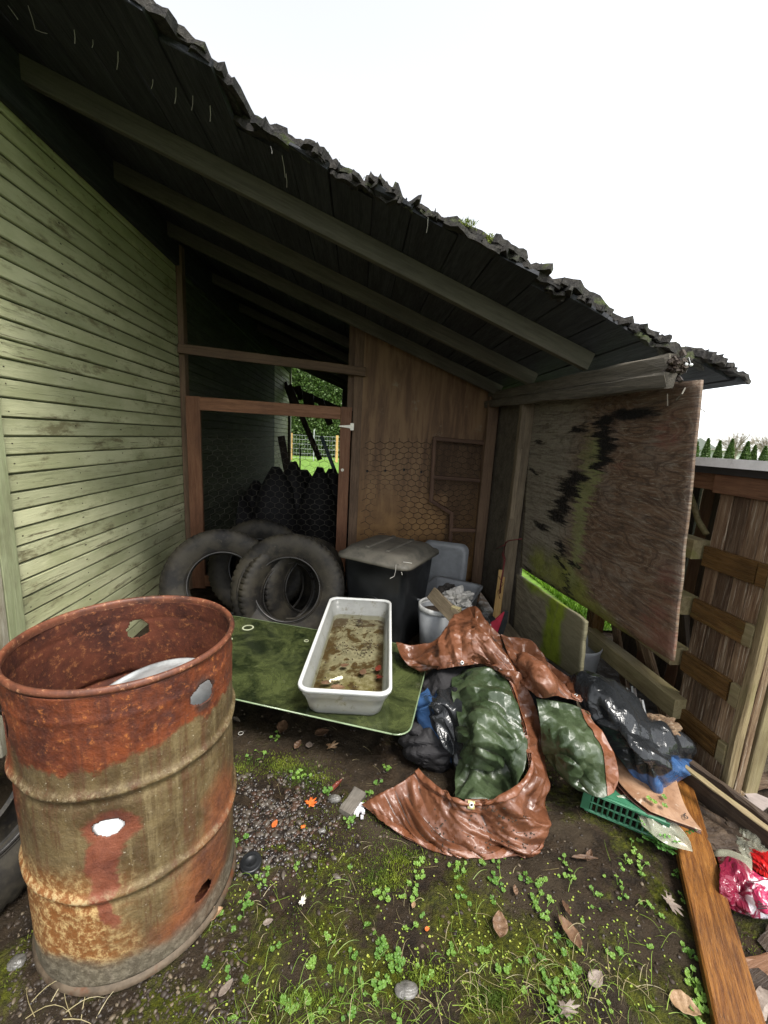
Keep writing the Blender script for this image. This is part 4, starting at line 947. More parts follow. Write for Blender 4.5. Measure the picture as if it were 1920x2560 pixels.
def tyre(center, axis, label, scale=1.0, group='old tyres piled by the wire door'):
    global tyre_me
    M = Vector(axis).normalized().to_track_quat('Z', 'Y').to_matrix().to_4x4(); M.translation = Vector(center); M = M @ Matrix.Scale(scale, 4)
    e = bpy.data.objects.new('tyre', None); COL.objects.link(e); e.matrix_basis = M; e.empty_display_size = .1; tag(e, label, 'tyre', group)
    if tyre_me is None:
        o = mesh_obj('carcass', TV, TF, M_rubber, e, True, M); tyre_me = o.data
        try: o.data.set_sharp_from_angle(angle=math.radians(35))
        except Exception: pass
        V, Fk = lathe([(.2135, -.02 + .085), (.2215, .069 + .028), (.2235, .101), (.221, .104), (.216, .100)], 120)
        b = mesh_obj('bead_ring', V, Fk, M_bead, e, True, M); tyre.b = b.data
    else:
        for nm, md in (('carcass', tyre_me), ('bead_ring', tyre.b)):
            o = bpy.data.objects.new(nm, md); COL.objects.link(o); o.parent = e
    return e
# (axis points roughly to the viewer: -Y, tilted up because they lean back)
tyre((-.44, 2.74, .385), (.02, -.955, .30), 'front tyre of the pile, standing upright behind the glass and the plastic tub')
tyre((-.93, 2.80, .385), (.30, -.90, .32), 'left tyre of the pile, leaning against the green siding')
tyre((-.76, 3.22, .375), (.05, -.93, .36), 'rear tyre of the pile, only its top arc shows above the two front ones')
tyre((-.50, 2.86, .33), (.62, -.76, .12), 'tyre seen through the opening of the front tyre, turned to the right', .95)
tyre((-.38, 2.98, .34), (.66, -.74, .10), 'tyre furthest right seen through the opening of the front tyre', .93)
tyre((-1.17, 1.10, .37), (.86, -.42, .25), 'dark tyre at the left picture edge behind the rusty drum', 1.0, 'tyre beside the drum')

# ================================================================== GLASS TABLE TOP
P0 = np.array([.262, 1.452, .25]); ux = np.array([.955, -.298, 0]); vy = np.array([.298, .955, 0]); GL, GW = 1.36, .745
def rrect(L, Wd, r, k=8):
    out = []
    for (cx, cy, a0) in ((L - r, r, -90), (L - r, Wd - r, 0), (r, Wd - r, 90), (r, r, 180)):
        for i in range(k + 1):
            a = math.radians(a0 + 90 * i / k); out.append((cx + r * math.cos(a), cy + r * math.sin(a)))
    return out
g = empty('glass_table_top', P0 - ux * GL / 2 + vy * GW / 2, 'green tinted rectangular glass table top with rounded corners under the plastic tub', 'glass table top')
pts = [P0 - ux * GL + ux * x + vy * y for x, y in rrect(GL, GW, .07)]
poly_slab('glass_pane', pts, .006, (0, 0, 1), M_glass, g)
mb = MB(); mb.tube([p + np.array([0, 0, .003]) for p in pts + [pts[0]]], .0036, 6); mb.build('ground_edge', M_gedge, g, True)
M_ring = plain('white_ring_stain', (.36, .38, .26), .5)
for (px, py, r) in ((620, 1569, .036), (571, 1598, .024), (766, 1602, .014)):
    c = ZP(px, py, .258); V, Fk = lathe([(r * .72, 0), (r * .78, .0016), (r * .95, .0016), (r, 0)], 40)
    mesh_obj('ring_mark', V, Fk, M_ring, g, True, Matrix.Translation(tuple(c)))
for i, (a, b) in enumerate(((.25, .5), (.55, .62), (1.15, .45))):
    c = P0 - ux * GL + ux * a + vy * b
    t = plank('concrete_block', (c[0] - .1, c[1], .115), (c[0] + .1, c[1], .115), .14, .24, (0, 1, 0), M_conc, seg=1, ch=.006)
    tag(t, ['concrete block under the left end of the glass', 'concrete block under the middle of the glass', 'concrete block under the tub end of the glass'][i], 'block', 'blocks holding up the glass')

# ================================================================== PLASTIC TUB WITH DIRTY WATER
tc = np.array([.026, 2.035]); ang = math.radians(-4.6)
MT = Matrix.Translation((tc[0], tc[1], .258)) @ Matrix.Rotation(ang, 4, 'Z')
tub = empty('storage_tub', (tc[0], tc[1], .258), 'long frosted white plastic tub holding dirty water on the green glass', 'tub')
def ringpts(hx, hy, r, z, k=6):
    return [(x - hx, y - hy, z) for x, y in rrect(2 * hx, 2 * hy, r, k)]
def loft(rings, cap0=True, cap1=False):
    n = len(rings[0]); V = [p for r in rings for p in r]; Fk = []
    for i in range(len(rings) - 1):
        for j in range(n): Fk.append((i * n + j, i * n + (j + 1) % n, (i + 1) * n + (j + 1) % n, (i + 1) * n + j))
    if cap0: Fk.append(tuple(range(n - 1, -1, -1)))
    if cap1: Fk.append(tuple((len(rings) - 1) * n + j for j in range(n)))
    return V, Fk
HX, HY, TZ = .205, .505, .150
V, Fk = loft([ringpts(HX - .052, HY - .060, .045, 0), ringpts(HX - .042, HY - .050, .05, .012), ringpts(HX - .034, HY - .040, .05, .05), ringpts(HX - .022, HY - .026, .05, .095), ringpts(HX - .016, HY - .02, .05, .100), ringpts(HX - .014, HY - .016, .05, TZ - .006)])
o = mesh_obj('tub_wall', V, Fk, M_tub, tub, True, MT); solidify(o, .003)
V, Fk = loft([ringpts(HX - .016, HY - .018, .05, TZ - .008), ringpts(HX - .010, HY - .012, .052, TZ), ringpts(HX - .002, HY - .002, .055, TZ + .001), ringpts(HX, HY, .055, TZ - .004), ringpts(HX - .001, HY - .001, .055, TZ - .016)], False)
o = mesh_obj('tub_rim', V, Fk, plastic_clear('rim_plastic', (.80, .81, .79), .03, None, .22, .25), tub, True, MT); solidify(o, .0025)
def sludge():
    m = NM('tub_sediment'); v = m.coord(rand=False); s = m.sep(v); n = m.noise(v, 7, 9, .72, .5); n2 = m.noise(v, 34, 6, .75)
    base = m.mix(m.ramp(m.math('ADD', s[1], m.math('MULTIPLY', m.noise(v, 5, 3), .2)), -.28, .12), (.10, .085, .026), (.155, .15, .115))
    base = m.mix(m.ramp(n2, .42, .62), base, m.mix(.5, base, (.34, .32, .25)))
    dk = m.ramp(m.math('ADD', m.math('ADD', n, m.math('MULTIPLY', n2, .35)), m.ramp(s[1], 0, .5, 0, .07)), .68, .75)
    ex = m.math('ABSOLUTE', s[0]); edge = m.math('MULTIPLY', m.ramp(m.math('ADD', ex, m.math('MULTIPLY', n2, .05)), .135, .165), m.ramp(n, .35, .5))
    col = m.mix(m.math('MAXIMUM', dk, edge), base, m.mix(n2, (.030, .018, .006), (.07, .045, .018)))
    return m.set(col, .55, nrm=m.bump(m.math('ADD', n, n2), .6, .006))
V, Fk = loft([ringpts(HX - .040, HY - .048, .045, .022), ], True); n_ = len(V); mesh_obj('sediment', V, [tuple(range(n_))], sludge(), tub, False, MT)
def water_mat():
    m = NM('murky_water'); v = m.coord(rand=False); m.set((.30, .27, .06), .03, spec=.5, nrm=m.bump(m.noise(v, 12, 3), .06, .005))
    p = m.N('ShaderNodeBsdfTransparent'); p.inputs[0].default_value = (.97, .95, .82, 1); gl = m.N('ShaderNodeBsdfGlossy'); gl.inputs['Roughness'].default_value = .03
    fr = m.N('ShaderNodeFresnel'); fr.inputs[0].default_value = 1.33
    a = m.N('ShaderNodeMixShader'); m.L(fr.outputs[0], a.inputs[0]); m.L(p.outputs[0], a.inputs[1]); m.L(gl.outputs[0], a.inputs[2]); m.L(a.outputs[0], m.out.inputs[0]); return m.m
V, Fk = loft([ringpts(HX - .035, HY - .042, .05, .048)], True); n_ = len(V); mesh_obj('dirty_water', V, [tuple(range(n_))], water_mat(), tub, False, MT)
def leaf(name, loc, L, Wd, mat, label, cat='leaf', rz=0, shape='oval', curl=.25, tilt=(0, 0), group=None):
    """curled leaf grid; shape oval or lobed (maple)"""
    if shape == 'oval':
        n, k = 14, 7; V = []
        for i in range(n):
            s = i / (n - 1); hw = Wd / 2 * math.sin(math.pi * min(1, s ** .8)) ** .8 + .0004
            for j in range(k):
                t = j / (k - 1) * 2 - 1
                V.append((s * L - L / 2, t * hw, curl * L * (t * t * .35 * hw / (Wd / 2) + .5 * (s - .5) ** 2) + .004 * math.sin(i * 1.7 + j) * curl + .002 * (vnoise(i * .8, j * .9, int(L * 999)) - .5)))
        o = mesh_obj(name, V, grid_faces(n, k), mat, None, True)
    else:
        V = [(0, 0, .002)]; outl = []
        lobes = [(-2.5, .50), (-2.15, .30), (-1.75, .75), (-1.55, .60), (-1.35, .72), (-1.0, .36), (-.75, .85), (-.6, .70), (-.45, .90), (-.22, .50), (-.1, .85), (0, 1.05), (.1, .85), (.22, .50), (.45, .90), (.6, .70), (.75, .85), (1.0, .36), (1.35, .72), (1.55, .60), (1.75, .75), (2.15, .30), (2.5, .50), (3.1, .08)]
        for ring in (.35, .7, 1.0):
            for a, r in lobes:
                rr = r * ring if ring == 1 else min(r, .42 + .3 * r) * ring
                V.append((math.cos(a) * rr * L / 2, math.sin(a) * rr * Wd / 2, curl * L * (.10 * math.sin(a * 3) * ring + .22 * ring * ring * rr)))
        n = len(lobes); Fk = [(0, 1 + i, 1 + (i + 1) % n) for i in range(n)]
        for q in range(2):
            for i in range(n): Fk.append((1 + q * n + i, 1 + (q + 1) * n + i, 1 + (q + 1) * n + (i + 1) % n, 1 + q * n + (i + 1) % n))
        o = mesh_obj(name, V, Fk, mat, None, True)
    solidify(o, .0006, 0)
    o.matrix_basis = Matrix.Translation(tuple(map(float, loc))) @ Matrix.Rotation(rz, 4, 'Z') @ Matrix.Rotation(tilt[0], 4, 'X') @ Matrix.Rotation(tilt[1], 4, 'Y')
    return tag(o, label, cat, group)
ZT = .258 + .050
for (px, py, L, Wd, rz, mt, lb, sh) in ((908, 1679, .055, .034, 1.3, M_brownleaf, 'dark pointed leaf floating right of centre in the tub water', 'oval'), (862, 1663, .045, .03, .3, M_brownleaf, 'small brown leaf floating in the middle of the tub water', 'oval'), (950, 1693, .06, .05, 2, M_redleaf, 'dark red leaf at the right wall of the tub', 'maple'), (946, 1670, .06, .03, 1.2, M_redleaf, 'brown leaf above the dark red one at the right wall of the tub', 'oval'), (818, 1706, .06, .03, .2, M_brownleaf, 'brown leaf near the left front of the tub water', 'oval'), (845, 1718, .07, .04, -.1, M_brownleaf, 'dark leaf beside the small white plastic toy in the tub', 'oval')):
    leaf('floating_leaf', ZP(px, py, ZT), L, Wd, mt, lb, 'leaf', rz, sh, .08)
mb = MB()
c = ZP(846, 1700, ZT); 
for (dx, dy, r) in ((0, 0, .011), (-.013, -.006, .009), (.012, .007, .010), (-.024, -.010, .006)):
    bmv = lathe([(.0001, -r), (r * .7, -r * .7), (r, 0), (r * .7, r * .7), (.0001, r)], 12); mb.add(bmv[0] + np.array([c[0] + dx, c[1] + dy, ZT + .008]), [tuple(f) for f in bmv[1]])
mb.tube([c + np.array([-.024, -.010, .008]), c + np.array([-.036, -.010, .008]), c + np.array([-.042, -.018, .006]), c + np.array([-.036, -.026, .005])], .004, 7)
o = mb.build('plastic_toy', plain('cream_plastic', (.80, .76, .55), .35, var=.05, dirt=(.6, .5, .1)), None, True); tag(o, 'small cream white plastic piece floating at the front of the tub', 'toy')
# sludge clumps
mb = MB()
for _ in range(190):
    cx_, cy_ = random.choice([(-.05, .05), (.06, -.0), (.09, .08), (.14, ru(-.4, .3)), (-.14, ru(-.42, .1)), (0, .36), (0, -.36), (ru(-.1, .1), ru(-.4, .4))]); x_ = cx_ + random.gauss(0, .022); y_ = cy_ + random.gauss(0, .03); r = ru(.002, .007)
    if abs(x_) > .158 or abs(y_) > .46: continue
    a = [(r * math.cos(t) * ru(.6, 1.3), r * math.sin(t) * ru(.6, 1.3)) for t in (0, 1.2, 2.4, 3.7, 5)]
    mb.add([tuple(MT @ Vector((x_ + p, y_ + q, .046))) for p, q in a] + [tuple(MT @ Vector((x_, y_, .052)))], [(i, (i + 1) % 5, 5) for i in range(5)])
o = mb.build('sludge_clumps', M_dark, tub); o['kind'] = 'stuff'

# ================================================================== WHEELED BIN
bin_ = empty('rubbish_bin', (.29, 2.86, 0), 'black plastic rubbish bin with a dusty grey lid behind the white tub', 'bin')
BA = math.radians(-33)
MBn = Matrix.Translation((.275, 2.83, 0)) @ Matrix.Rotation(BA, 4, 'Z')
bh = .655
V, Fk = loft([ringpts(.20, .20, .05, .0), ringpts(.205, .205, .05, .04), ringpts(.245, .245, .055, .50), ringpts(.252, .252, .055, bh - .03), ringpts(.262, .262, .055, bh - .03), ringpts(.264, .264, .055, bh)])
mesh_obj('bin_body', V, Fk, M_can, bin_, True, MBn)
V, Fk = loft([ringpts(.274, .285, .07, bh - .022), ringpts(.290, .300, .075, bh - .018), ringpts(.288, .298, .075, bh + .004), ringpts(.262, .272, .08, bh + .018), ringpts(.235, .245, .09, bh + .05), ringpts(.20, .215, .09, bh + .058), ringpts(.10, .12, .08, bh + .062)], False, True)
mesh_obj('lid', V, Fk, M_lid, bin_, True, MBn)
for s_ in (-.10, .06):
    mb = MB(); mb.box((s_, -.20, bh + .054), (s_ + .035, .21, bh + .070), MBn); o = mb.build('lid_ridge', M_lid, bin_); o.modifiers.new('b', 'BEVEL').width = .006
# moulded arch panel on the front-right face
for (r0_, zc) in ((.085, .30), (.055, .28)):
    mb = MB(); pth = [(-r0_, -.247 + .0, .06)] + [(-r0_ * math.cos(a), -.236 - (.004 if a else 0), zc + r0_ * math.sin(a)) for a in np.linspace(0, math.pi, 12)] + [(r0_, -.225, .06)]
    pth[0] = (-r0_, -.212, .06); pth[-1] = (r0_, -.212, .06)
    mb.tube([tuple(MBn @ Vector(p)) for p in pth], .007, 6); mb.build('moulded_arch', M_can, bin_, True)
mb = MB()
for (a, b) in (((990, 1412), (986, 1440)), ((986, 1440), (975, 1446)), ((1003, 1430), (1005, 1438)), ((1008, 1405), (1030, 1408))):
    p = YP(*a, 2.44); q = YP(*b, 2.44); mb.tube([p, (p + q) / 2 + np.array([.003, 0, 0]), q], .0018, 4)
o = mb.build('cobweb_strands', M_cloth, bin_); o['kind'] = 'stuff'
leaf('dead_leaf', ZP(955, 1336, bh + .065), .07, .03, M_brownleaf, 'curled brown leaf at the back of the bin lid', 'leaf', .2)

# ================================================================== GREY TOTE, BUCKET, BOARDS, STICK
tt = empty('storage_tote', (.75, 2.95, 0), 'open grey plastic tote filled with crumpled white cloth, right of the black bin', 'tote')
MTo = Matrix.Translation((.76, 2.90, 0)) @ Matrix.Rotation(math.radians(-30), 4, 'Z')
V, Fk = loft([ringpts(.15, .22, .04, .0), ringpts(.185, .265, .05, .30), ringpts(.19, .27, .05, .33), ringpts(.208, .288, .06, .335), ringpts(.208, .288, .06, .322)])
o = mesh_obj('tote_body', V, Fk, M_greyp, tt, True, MTo); solidify(o, .003)
V, Fk = loft([ringpts(.19, .26, .06, 0), ringpts(.20, .27, .06, .018), ringpts(.15, .22, .05, .022), ringpts(.14, .21, .05, .012)], False, True)
p = YP(1115, 1440, 3.38)
o = mesh_obj('tote_lid', V, Fk, M_greyp, None, True, Matrix.Translation((float(p[0]) - .03, 3.36, .33)) @ Matrix.Rotation(math.radians(-22), 4, 'Z') @ Matrix.Rotation(math.radians(80), 4, 'X'))
solidify(o, .003); tag(o, 'grey plastic tote lid standing on edge behind the open tote', 'lid')
def crumple_ball(name, c, r, mat, label, cat, sc=(1, 1, .6), seed=0, amp=.35, parent=None):
    bm = bmesh.new(); bmesh.ops.create_icosphere(bm, subdivisions=5, radius=1)
    for v_ in bm.verts:
        q = v_.co; k = 1 + amp * (abs(vnoise(q.x * 2.2 + 3, q.y * 2.2 + q.z * 2, seed) - .5) * 3 - .5) + amp * .4 * (abs(vnoise(q.x * 6, q.y * 6 - q.z * 5, seed + 3) - .5) * 2 - .4)
        v_.co = Vector((q.x * sc[0], q.y * sc[1], q.z * sc[2])) * r * k
    me = bpy.data.meshes.new(name); bm.to_mesh(me); bm.free(); me.materials.append(mat)
    o = bpy.data.objects.new(name, me); COL.objects.link(o); place(o, parent, Matrix.Translation(tuple(map(float, c)))); 
    if label: tag(o, label, cat)
    return o
crumple_ball('cloth', ZP(1145, 1498, .36), .10, M_cloth, 'crumpled off-white cloth heaped in the grey tote', 'cloth', (1.1, 1, .75), 2, .5)
crumple_ball('rag', ZP(1118, 1475, .38), .06, plain('dark_rag', (.04, .035, .03), .9), 'dark rag beside the white cloth in the grey tote', 'rag', (1, 1, .7), 6, .5)
bk = empty('bucket', (.56, 2.47, 0), 'grey plastic bucket with an off-white rim in front of the grey tote', 'bucket')
bc = ZP(1085, 1510, .40); MBk = Matrix.Translation((float(bc[0]) + .03, float(bc[1]) + .02, 0))
V, Fk = lathe([(.0001, .005), (.095, .005), (.12, .36)], 60); o = mesh_obj('bucket_wall', V, Fk, M_greyp, bk, True, MBk); solidify(o, .003)
V, Fk = lathe([(.118, .355), (.126, .358), (.130, .370), (.128, .392), (.120, .394), (.118, .38)], 60); mesh_obj('bucket_rim', V, Fk, plain('pale_rim_plastic', (.50, .50, .48), .4, dirt=(.2, .19, .17)), bk, True, MBk)
V, Fk = lathe([(.0001, .33), (.115, .33)], 40); mesh_obj('soil_fill', V, Fk, M_dark, bk, True, MBk)
t = tag(plank('wood_board', ZP(1080, 1483, .47), ZP(1150, 1556, .43), .085, .03, (.5, .3, 1), M_post, seg=4), 'short grey brown board lying across the bucket rim', 'board')
t = tag(plank('wood_block', ZP(1130, 1524, .46), ZP(1150, 1531, .46), .05, .035, (0, 0, 1), M_rail, seg=1), 'small olive wood block resting on the board end', 'block')
st = empty('wooden_stick', XP(1243, 1545, 1.05), 'flat yellow wooden stick wrapped with dark red cord leaning on the stud', 'stick')
a = XP(1240, 1548, 1.08); b = XP(1256, 1425, 1.12); plank('stick_shaft', a, b, .055, .012, (1, 0, 0), M_yellow, st, seg=3)
mb = MB(); pts_ = [XP(1251, 1482, 1.085), XP(1256, 1440, 1.09), XP(1262, 1400, 1.10), XP(1257, 1385, 1.10), XP(1263, 1358, 1.10), XP(1270, 1352, 1.10), XP(1305, 1347, 1.10)]
for k in range(4): mb.tube([p + np.array([ru(-.008, .008), 0, ru(-.01, .01)]) * (1 if i < 5 else .2) for i, p in enumerate(pts_)], .003, 5)
mb.tube([XP(1246, 1440, 1.07), XP(1258, 1460, 1.07), XP(1244, 1480, 1.07), XP(1250, 1497, 1.07)], .0025, 5)
mb.tube([XP(1240, 1372, 1.08), XP(1262, 1362, 1.08)], .003, 5); mb.build('red_cord', M_cord, st, True)
rw = empty('red_scraper', XP(1262, 1560, .98), 'bright red flat scraper blade with a black edge standing behind the tarp', 'scraper')
w_ = [YP(x_, y_, 2.30) for x_, y_ in ((1228, 1552), (1240, 1548), (1262, 1530), (1242, 1588), (1226, 1572))]
poly_slab('red_blade', w_, .012, (0, 1, 0), M_red, rw)
w_ = [YP(x_, y_, 2.295) for x_, y_ in ((1263, 1528), (1271, 1529), (1268, 1556), (1256, 1592), (1243, 1590))]
poly_slab('black_edge', w_, .018, (0, 1, 0), M_can, rw)
w_ = [YP(x_, y_, 2.29) for x_, y_ in ((1222, 1546), (1232, 1540), (1240, 1548), (1227, 1555))]
poly_slab('black_socket', w_, .02, (0, 1, 0), M_can, rw)
def text(name, s, M, size, mat, parent=None):
    cu = bpy.data.curves.new(name, 'FONT'); cu.body = s; cu.size = size; cu.extrude = .0004; cu.align_x = 'CENTER'; cu.align_y = 'CENTER'; cu.materials.append(mat)
    o = bpy.data.objects.new(name, cu); COL.objects.link(o); place(o, parent, M); return o
q = YP(1222, 1566, 2.285); text('white_lettering', 'ol', Matrix.Translation(tuple(q)) @ Matrix.Rotation(math.radians(90), 4, 'X'), .04, plain('white_print', (.8, .8, .78), .4), rw)
q = XP(1463, 1640, 1.42); V, Fk = lathe([(.0001, -.15), (.13, -.15), (.15, .10), (.155, .11), (.15, .12)], 50)
o = mesh_obj('pail', V, Fk, M_greyp, None, True, Matrix.Translation((float(q[0]) - .0, float(q[1]) + .12, .16))); tag(o, 'grey pail whose curved rim peeks out behind the mossy plywood piece', 'pail')

# ================================================================== SHEETS: tarps, vinyl, bags
def cat(P, t):
    """Catmull-Rom along axis 0 of P at parameters t in [0,n-1]"""
    n = len(P); i = np.clip(np.floor(t).astype(int), 0, n - 2); f = (t - i)[:, None, None]
    g_ = lambda k: P[np.clip(k, 0, n - 1)]
    p0, p1, p2, p3 = g_(i - 1), g_(i), g_(i + 1), g_(i + 2)
    p0 = np.where((i - 1 < 0)[:, None, None], 2 * p1 - p2, p0); p3 = np.where((i + 2 > n - 1)[:, None, None], 2 * p2 - p1, p3)
    return .5 * (2 * p1 + (p2 - p0) * f + (2 * p0 - 5 * p1 + 4 * p2 - p3) * f ** 2 + (3 * p1 - p0 - 3 * p2 + p3) * f ** 3)
def folds(x, y, freq, seed, smooth=False):
    rs = np.random.RandomState(seed); h = 0; am = 1.0; f = freq * .75
    wx = x + .5 / freq * (fbm(x * freq * .6, y * freq * .6, 2, seed) - .5) * 2; wy = y + .5 / freq * (fbm(x * freq * .6 + 7, y * freq * .6, 2, seed + 4) - .5) * 2
    for k in range(5 if not smooth else 3):
        a = rs.rand() * math.pi; st = rs.uniform(.45, .9)
        u = (wx * math.cos(a) + wy * math.sin(a)) * f; v = (-wx * math.sin(a) + wy * math.cos(a)) * f * st
        if smooth: q = 1 - np.abs(2 * vnoise(u, v, seed + 3 * k) - 1); q = q ** 1.6
        else: q = tnoise(u, v, seed + 3 * k); q = .6 * q + .4 * (1 - np.abs(2 * q - 1))
        h = h + am * (q - .45); am *= .55; f *= 1.85
    return h
def sheet(name, rows, mat, parent=None, nu=90, nv=90, amp=.012, freq=7, seed=1, thick=.0012, hole=None, edge=None, mats=None, lift=0., pleat=None, wr=1.0):
    G = np.array([[ZP(*p) for p in r] for r in rows])            # (R,C,3)
    A = cat(G, np.linspace(0, len(rows) - 1, nu)); B = cat(A.transpose(1, 0, 2), np.linspace(0, len(rows[0]) - 1, nv)).transpose(1, 0, 2)
    du = np.gradient(B, axis=0); dv = np.gradient(B, axis=1); N_ = np.cross(dv, du); N_ /= (np.linalg.norm(N_, axis=-1, keepdims=True) + 1e-9)
    N_ = np.where(N_[..., 2:3] < 0, -N_, N_)
    su = np.cumsum(np.linalg.norm(du, axis=-1), 0); sv = np.cumsum(np.linalg.norm(dv, axis=-1), 1)
    h = folds(su, sv, freq, seed, mats is not None) * amp * (1.25 if mats is None else 1)
    if pleat is not None: h = h + pleat(np.linspace(0, 1, nu)[:, None], np.linspace(0, 1, nv)[None])
    B = B + N_ * (h * (.35 if wr else 1.))[..., None] + N_ * lift
    if wr:
        ed = np.minimum(np.minimum(su - su[:1], su[-1:] - su), np.minimum(sv - sv[:, :1], sv[:, -1:] - sv)); att = .30 + .70 * np.clip(ed / .05, 0, 1) ** .8
        rs = np.random.RandomState(seed * 7 + 1); hh = 0
        wx = su + .012 * (vnoise(su * 9, sv * 9, seed) - .5) * 2; wy = sv + .012 * (vnoise(su * 9, sv * 9, seed + 3) - .5) * 2
        for (fq, am, st) in ((7, .080, .50), (12, .064, .38), (23, .034, .40), (45, .011, .5)):
            a_ = rs.rand() * math.pi; u_ = (wx * math.cos(a_) + wy * math.sin(a_)) * fq; v_ = (-wx * math.sin(a_) + wy * math.cos(a_)) * fq * st
            if mats is not None and fq > 30: continue
            mk = 1 if fq < 10 else .35 + 1.1 * vnoise(su * 8, sv * 8, seed + int(fq))
            hh = hh + am * wr * mk * (tnoise(u_, v_, seed + int(fq)) - .5)
        B = B + N_ * (hh * att)[..., None]
        for _ in range(1 if mats is None else 3):
            B[1:-1, 1:-1] = B[1:-1, 1:-1] * .6 + .10 * (B[2:, 1:-1] + B[:-2, 1:-1] + B[1:-1, 2:] + B[1:-1, :-2])
        du = np.gradient(B, axis=0); dv = np.gradient(B, axis=1); N_ = np.cross(dv, du); N_ /= (np.linalg.norm(N_, axis=-1, keepdims=True) + 1e-9); N_ = np.where(N_[..., 2:3] < -.3, -N_, N_)
    B[..., 2] = np.maximum(B[..., 2], .006)
    uv = np.stack([np.repeat(np.linspace(0, 1, nu)[:, None], nv, 1) * (su[-1].mean()), np.repeat(np.linspace(0, 1, nv)[None], nu, 0) * (sv[:, -1].mean())], -1) if mats is None else np.stack([np.repeat(np.linspace(0, 1, nu)[:, None], nv, 1), np.repeat(np.linspace(0, 1, nv)[None], nu, 0)], -1)
    Fk = grid_faces(nu, nv)
    if hole is not None:
        c = B.reshape(-1, 3)[Fk].mean(1); k = np.ones(len(Fk), bool)
        for (hc_, hr) in hole:
            k &= np.linalg.norm(c - np.array(hc_), axis=1) > hr * (1 + .4 * np.sin(np.arctan2(c[:, 1] - hc_[1], c[:, 0] - hc_[0]) * 3))
        Fk = Fk[k]
    o = mesh_obj(name, B.reshape(-1, 3), Fk, mat, parent, True, uv=uv.reshape(-1, 2)); solidify(o, thick, 0)
    return o, B, N_
def ribbon(name, B, N_, sl, mat, parent, off=.004):
    P = B[sl] + N_[sl] * off; a, b = P.shape[:2]
    suv = np.stack([np.repeat(np.linspace(0, a * .01, a)[:, None], b, 1), np.repeat(np.linspace(0, b * .01, b)[None], a, 0)], -1)
    o = mesh_obj(name, P.reshape(-1, 3), grid_faces(a, b), mat, parent, True, uv=suv.reshape(-1, 2)); solidify(o, .002, 0); return o
def grommet(c, n, parent, r=.009):
    V, Fk = lathe([(r * .5, .0), (r * .55, .002), (r * .95, .0022), (r * 1.05, 0)], 24); M = Vector(tuple(n)).to_track_quat('Z', 'Y').to_matrix().to_4x4(); M.translation = Vector(tuple(c)) + Vector(tuple(n)) * .0065
    mesh_obj('grommet', V, Fk, M_zincb, parent, True, M)
    V, Fk = lathe([(.0001, 0), (r * .6, 0)], 16); M2 = M.copy(); M2.translation = Vector(tuple(c)) + Vector(tuple(n)) * .0060; mesh_obj('grommet_hole', V, Fk, M_ink, parent, True, M2)
M_zincb = plain('bright_grommet', (.62, .62, .60), .3, .6)
tarp = empty('tarpaulin', (.5, 1.6, .0), 'crumpled brown tarpaulin with green underside heaped on the ground in the middle', 'tarpaulin')
pk = ZP(1182, 1598, .47)
oA, BA_, NA_ = sheet('brown_cover', [
    [(990, 1607, .33), (1078, 1600, .37), (1140, 1540, .48), (1185, 1513, .57), (1215, 1550, .51), (1252, 1590, .45)],
    [(1003, 1640, .33), (1085, 1622, .39), (1145, 1580, .48), (1190, 1566, .54), (1228, 1600, .49), (1268, 1628, .42)],
    [(1022, 1664, .30), (1095, 1650, .37), (1150, 1628, .43), (1195, 1622, .47), (1237, 1642, .44), (1282, 1660, .40)],
    [(1052, 1676, .27), (1100, 1672, .33), (1148, 1666, .37), (1202, 1660, .39), (1250, 1680, .39), (1290, 1702, .37)]],
    M_tbrown, tarp, 150, 190, .026, 6, 3, hole=[(pk, .010)])
ribbon('hem', BA_, NA_, (slice(124, 150), slice(0, 190)), M_hem, tarp)
grommet(BA_[137, 80], NA_[137, 80], tarp)
I_ = [(1210, 1662, .40), (1255, 1686, .385), (1282, 1728, .365), (1303, 1795, .325), (1320, 1858, .27), (1318, 1925, .215), (1278, 1972, .18), (1215, 2002, .16), (1150, 2000, .15), (1098, 1968, .13), (1048, 1925, .11)]
O_ = [(1289, 1690, .39), (1312, 1712, .36), (1342, 1762, .30), (1356, 1828, .22), (1360, 1915, .12), (1358, 2010, .05), (1352, 2095, .015), (1320, 2142, .008), (1215, 2145, .008), (1055, 2120, .008), (905, 2012, .015)]
rows = []
for i, (a, b) in enumerate(zip(I_, O_)):
    r = []
    for s_ in (0, .12, .35, .6, .85, 1):
        bulge = .035 * math.sin(s_ * math.pi) * (1 if i < 6 else .55) - (.035 * math.exp(-((s_ - .45) / .2) ** 2) if 6 <= i <= 9 else 0)
        r.append((a[0] + (b[0] - a[0]) * s_, a[1] + (b[1] - a[1]) * s_, a[2] + (b[2] - a[2]) * s_ + bulge * .6))
    rows.append(r)
oB, BB_, NB_ = sheet('brown_fold', rows, M_tbrown, tarp, 300, 130, .030, 5, 8, wr=1.25, pleat=lambda u, v: .026 * np.abs(((v + .06 * np.sin(u * 9)) * 4.2 % 1) * 2 - 1) * np.clip(1 - np.abs(u - .52) * 3.2, 0, 1) * np.sin(v * math.pi)
    - .022 * np.exp(-((v - .19) / .05) ** 2) * np.clip(u * 6, 0, 1) - .05 * np.exp(-((u - .76) / .035) ** 2 - ((v - .5) / .22) ** 2) - .045 * np.exp(-((u - .86) / .02) ** 2 - ((v - .62) / .25) ** 2) - .04 * np.exp(-((u - .68) / .018) ** 2 - ((v - .45) / .3) ** 2))
ribbon('hem', BB_, NB_, (slice(0, 300), slice(0, 18)), M_hem, tarp, .009)
ribbon('hem', BB_, NB_, (slice(190, 294), slice(114, 130)), M_hem, tarp, .006)
k_ = int(300 * 7.6 / 10); c = (BB_[k_, 8]); nn = NB_[k_, 8]
